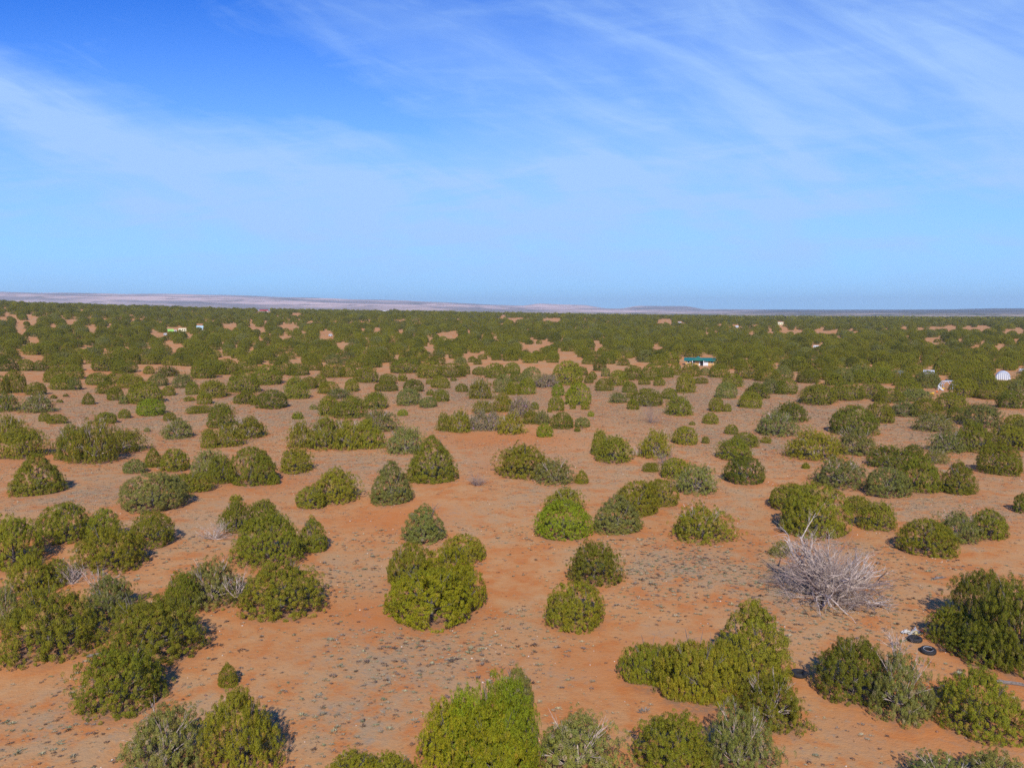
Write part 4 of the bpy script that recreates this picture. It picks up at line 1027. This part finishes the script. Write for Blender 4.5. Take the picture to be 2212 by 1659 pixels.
# blue tarp lean-to
x0, y0, z0, s, a = at_px(1951, 813)
e = bpy.data.objects.new('tarp_shelter', None); link(e); e.location = (x0, y0, z0); tag(e, 'blue-grey tarp shelter on poles left of the white shelter', 'shelter')
Wt = 12 * s; Ht = 11 * s
mb = MB(); mb.face([(-Wt / 2, 0, Ht * .55), (Wt / 2, 0, Ht * .6), (Wt / 2, 2.5, Ht), (-Wt / 2, 2.5, Ht * .95)]); mb.face([(-Wt / 2, 2.5, Ht * .95 - .04), (Wt / 2, 2.5, Ht - .04), (Wt / 2, 0, Ht * .6 - .04), (-Wt / 2, 0, Ht * .55 - .04)]); mb.build('tarp', M_BLUE, e)
for sx0 in (-.48, .48):
    for yy, hh_ in ((.1, .55), (2.4, .92)):
        mb = MB(); mb.tube([(sx0 * Wt, yy, -.1), (sx0 * Wt, yy, Ht * hh_)], .05, 6); mb.build('pole', M_STEEL, e)
# swing frame: three bent hoops joined along the top
x0, y0, z0, s, a = at_px(2040, 843); Wt = 26 * s; Ht = 19 * s
e = bpy.data.objects.new('swing_frame', None); link(e); e.location = (x0, y0, z0); e.rotation_euler = (0, 0, -a); tag(e, 'tall grey metal swing frame of bent hoops on bare red ground', 'swing frame')
for k, yy in enumerate((0, 1.6, 3.2)):
    sh_ = k * .9
    mb = MB(); mb.tube([(-Wt * .42 + sh_ * .6, yy, -.1), (-Wt * .42 + sh_ * .6, yy, Ht * .62), (-Wt * .22 + sh_ * .6, yy, Ht), (Wt * .22 + sh_ * .6, yy, Ht), (Wt * .42 + sh_ * .6, yy, Ht * .62), (Wt * .42 + sh_ * .6, yy, -.1)], .08, 6)
    mb.build('hoop', M_STEEL, e)
for (xx, zz2) in ((-.42, .62), (-.22, 1), (.22, 1), (.42, .62)):
    mb = MB(); mb.tube([(xx * Wt, 0, Ht * zz2), (xx * Wt + 1.08, 3.2, Ht * zz2)], .07, 6); mb.build('rail', M_STEEL, e)
# slide, yellow toy boat, small orange toys
x0, y0, z0, s, a = at_px(2047, 845)
mb = MB()
for k in range(6):
    f0, f1 = k / 6, (k + 1) / 6; zt = lambda f: 1.9 * (1 - f) ** 1.6 + .15
    mb.face([(f0 * 2.2 - 1.1, 0, zt(f0)), (f1 * 2.2 - 1.1, 0, zt(f1)), (f1 * 2.2 - 1.1, .6, zt(f1)), (f0 * 2.2 - 1.1, .6, zt(f0))])
    for yy in (-.03, .6): mb.box(f0 * 2.2 - 1.1, f1 * 2.2 - 1.1, yy, yy + .03, zt(f1) - .05, zt(f0) + .15)
mb.tube([(-1.1, .1, 0), (-1.1, .1, 2.0)], .05, 6); mb.tube([(-1.1, .5, 0), (-1.1, .5, 2.0)], .05, 6)
tag(mb.build('slide', M_WHITE, None, (x0 - 1.0, y0 + 1.5, z0), -.9), 'white playground slide at the foot of the swing frame', 'slide').scale = (.6, .6, .6)
for (X, Y, Wp, mt, lab, nm, cat) in [(2013, 852, 15, M_YEL, 'large yellow toy boat on red ground left of the swing frame', 'toy_boat', 'toy boat'),
                                     (2036, 842, 12, M_YEL, 'small yellow toy boat directly under the swing frame', 'toy_boat', 'toy boat'),
                                     (2024, 848, 7, M_ORG, 'small orange plastic tub between the two yellow boats', 'plastic_tub', 'tub')]:
    x0, y0, z0, s, a = at_px(X, Y); L_ = Wp * s / 2; mb = MB(); n = 12
    for j, (rz, hz) in enumerate(((.75, 0.02), (1.0, .35), (.92, .36), (.6, .12))):
        for k in range(n):
            t = 2 * math.pi * k / n; mb.v.append((math.cos(t) * L_ * rz, math.sin(t) * L_ * .42 * rz, hz * (1 + .5 * abs(math.cos(t)) ** 3)))
    for j in range(3):
        for k in range(n): mb.f.append((j * n + k, j * n + (k + 1) % n, (j + 1) * n + (k + 1) % n, (j + 1) * n + k))
    mb.f.append(tuple(reversed(range(n)))); mb.f.append(tuple(3 * n + k for k in range(n)))
    tag(mb.build(nm, mt, None, (x0, y0, z0), .5, True), lab, cat)

# ------------------------------------------------------------------ haze: the air between here and the ridge
hz = bpy.data.materials.new('haze'); hz.use_nodes = True; hz.node_tree.nodes.clear()
hz.cycles.volume_sampling = 'DISTANCE'
hn = NT(hz.node_tree); pv = hn.n('ShaderNodeVolumePrincipled'); ho = hn.n('ShaderNodeOutputMaterial')
hz.node_tree.links.new(pv.outputs[0], ho.inputs['Volume'])
pv.inputs['Color'].default_value = (0.66, 0.86, 1.0, 1); pv.inputs['Density'].default_value = 8.5e-5; pv.inputs['Anisotropy'].default_value = 0.0
mb = MB(); mb.box(-16500, 16500, -16500, 16500, -60, 262)
o = mb.build('haze', hz); tag(o, 'thin blue haze over the far plains', 'haze', None, 'stuff')
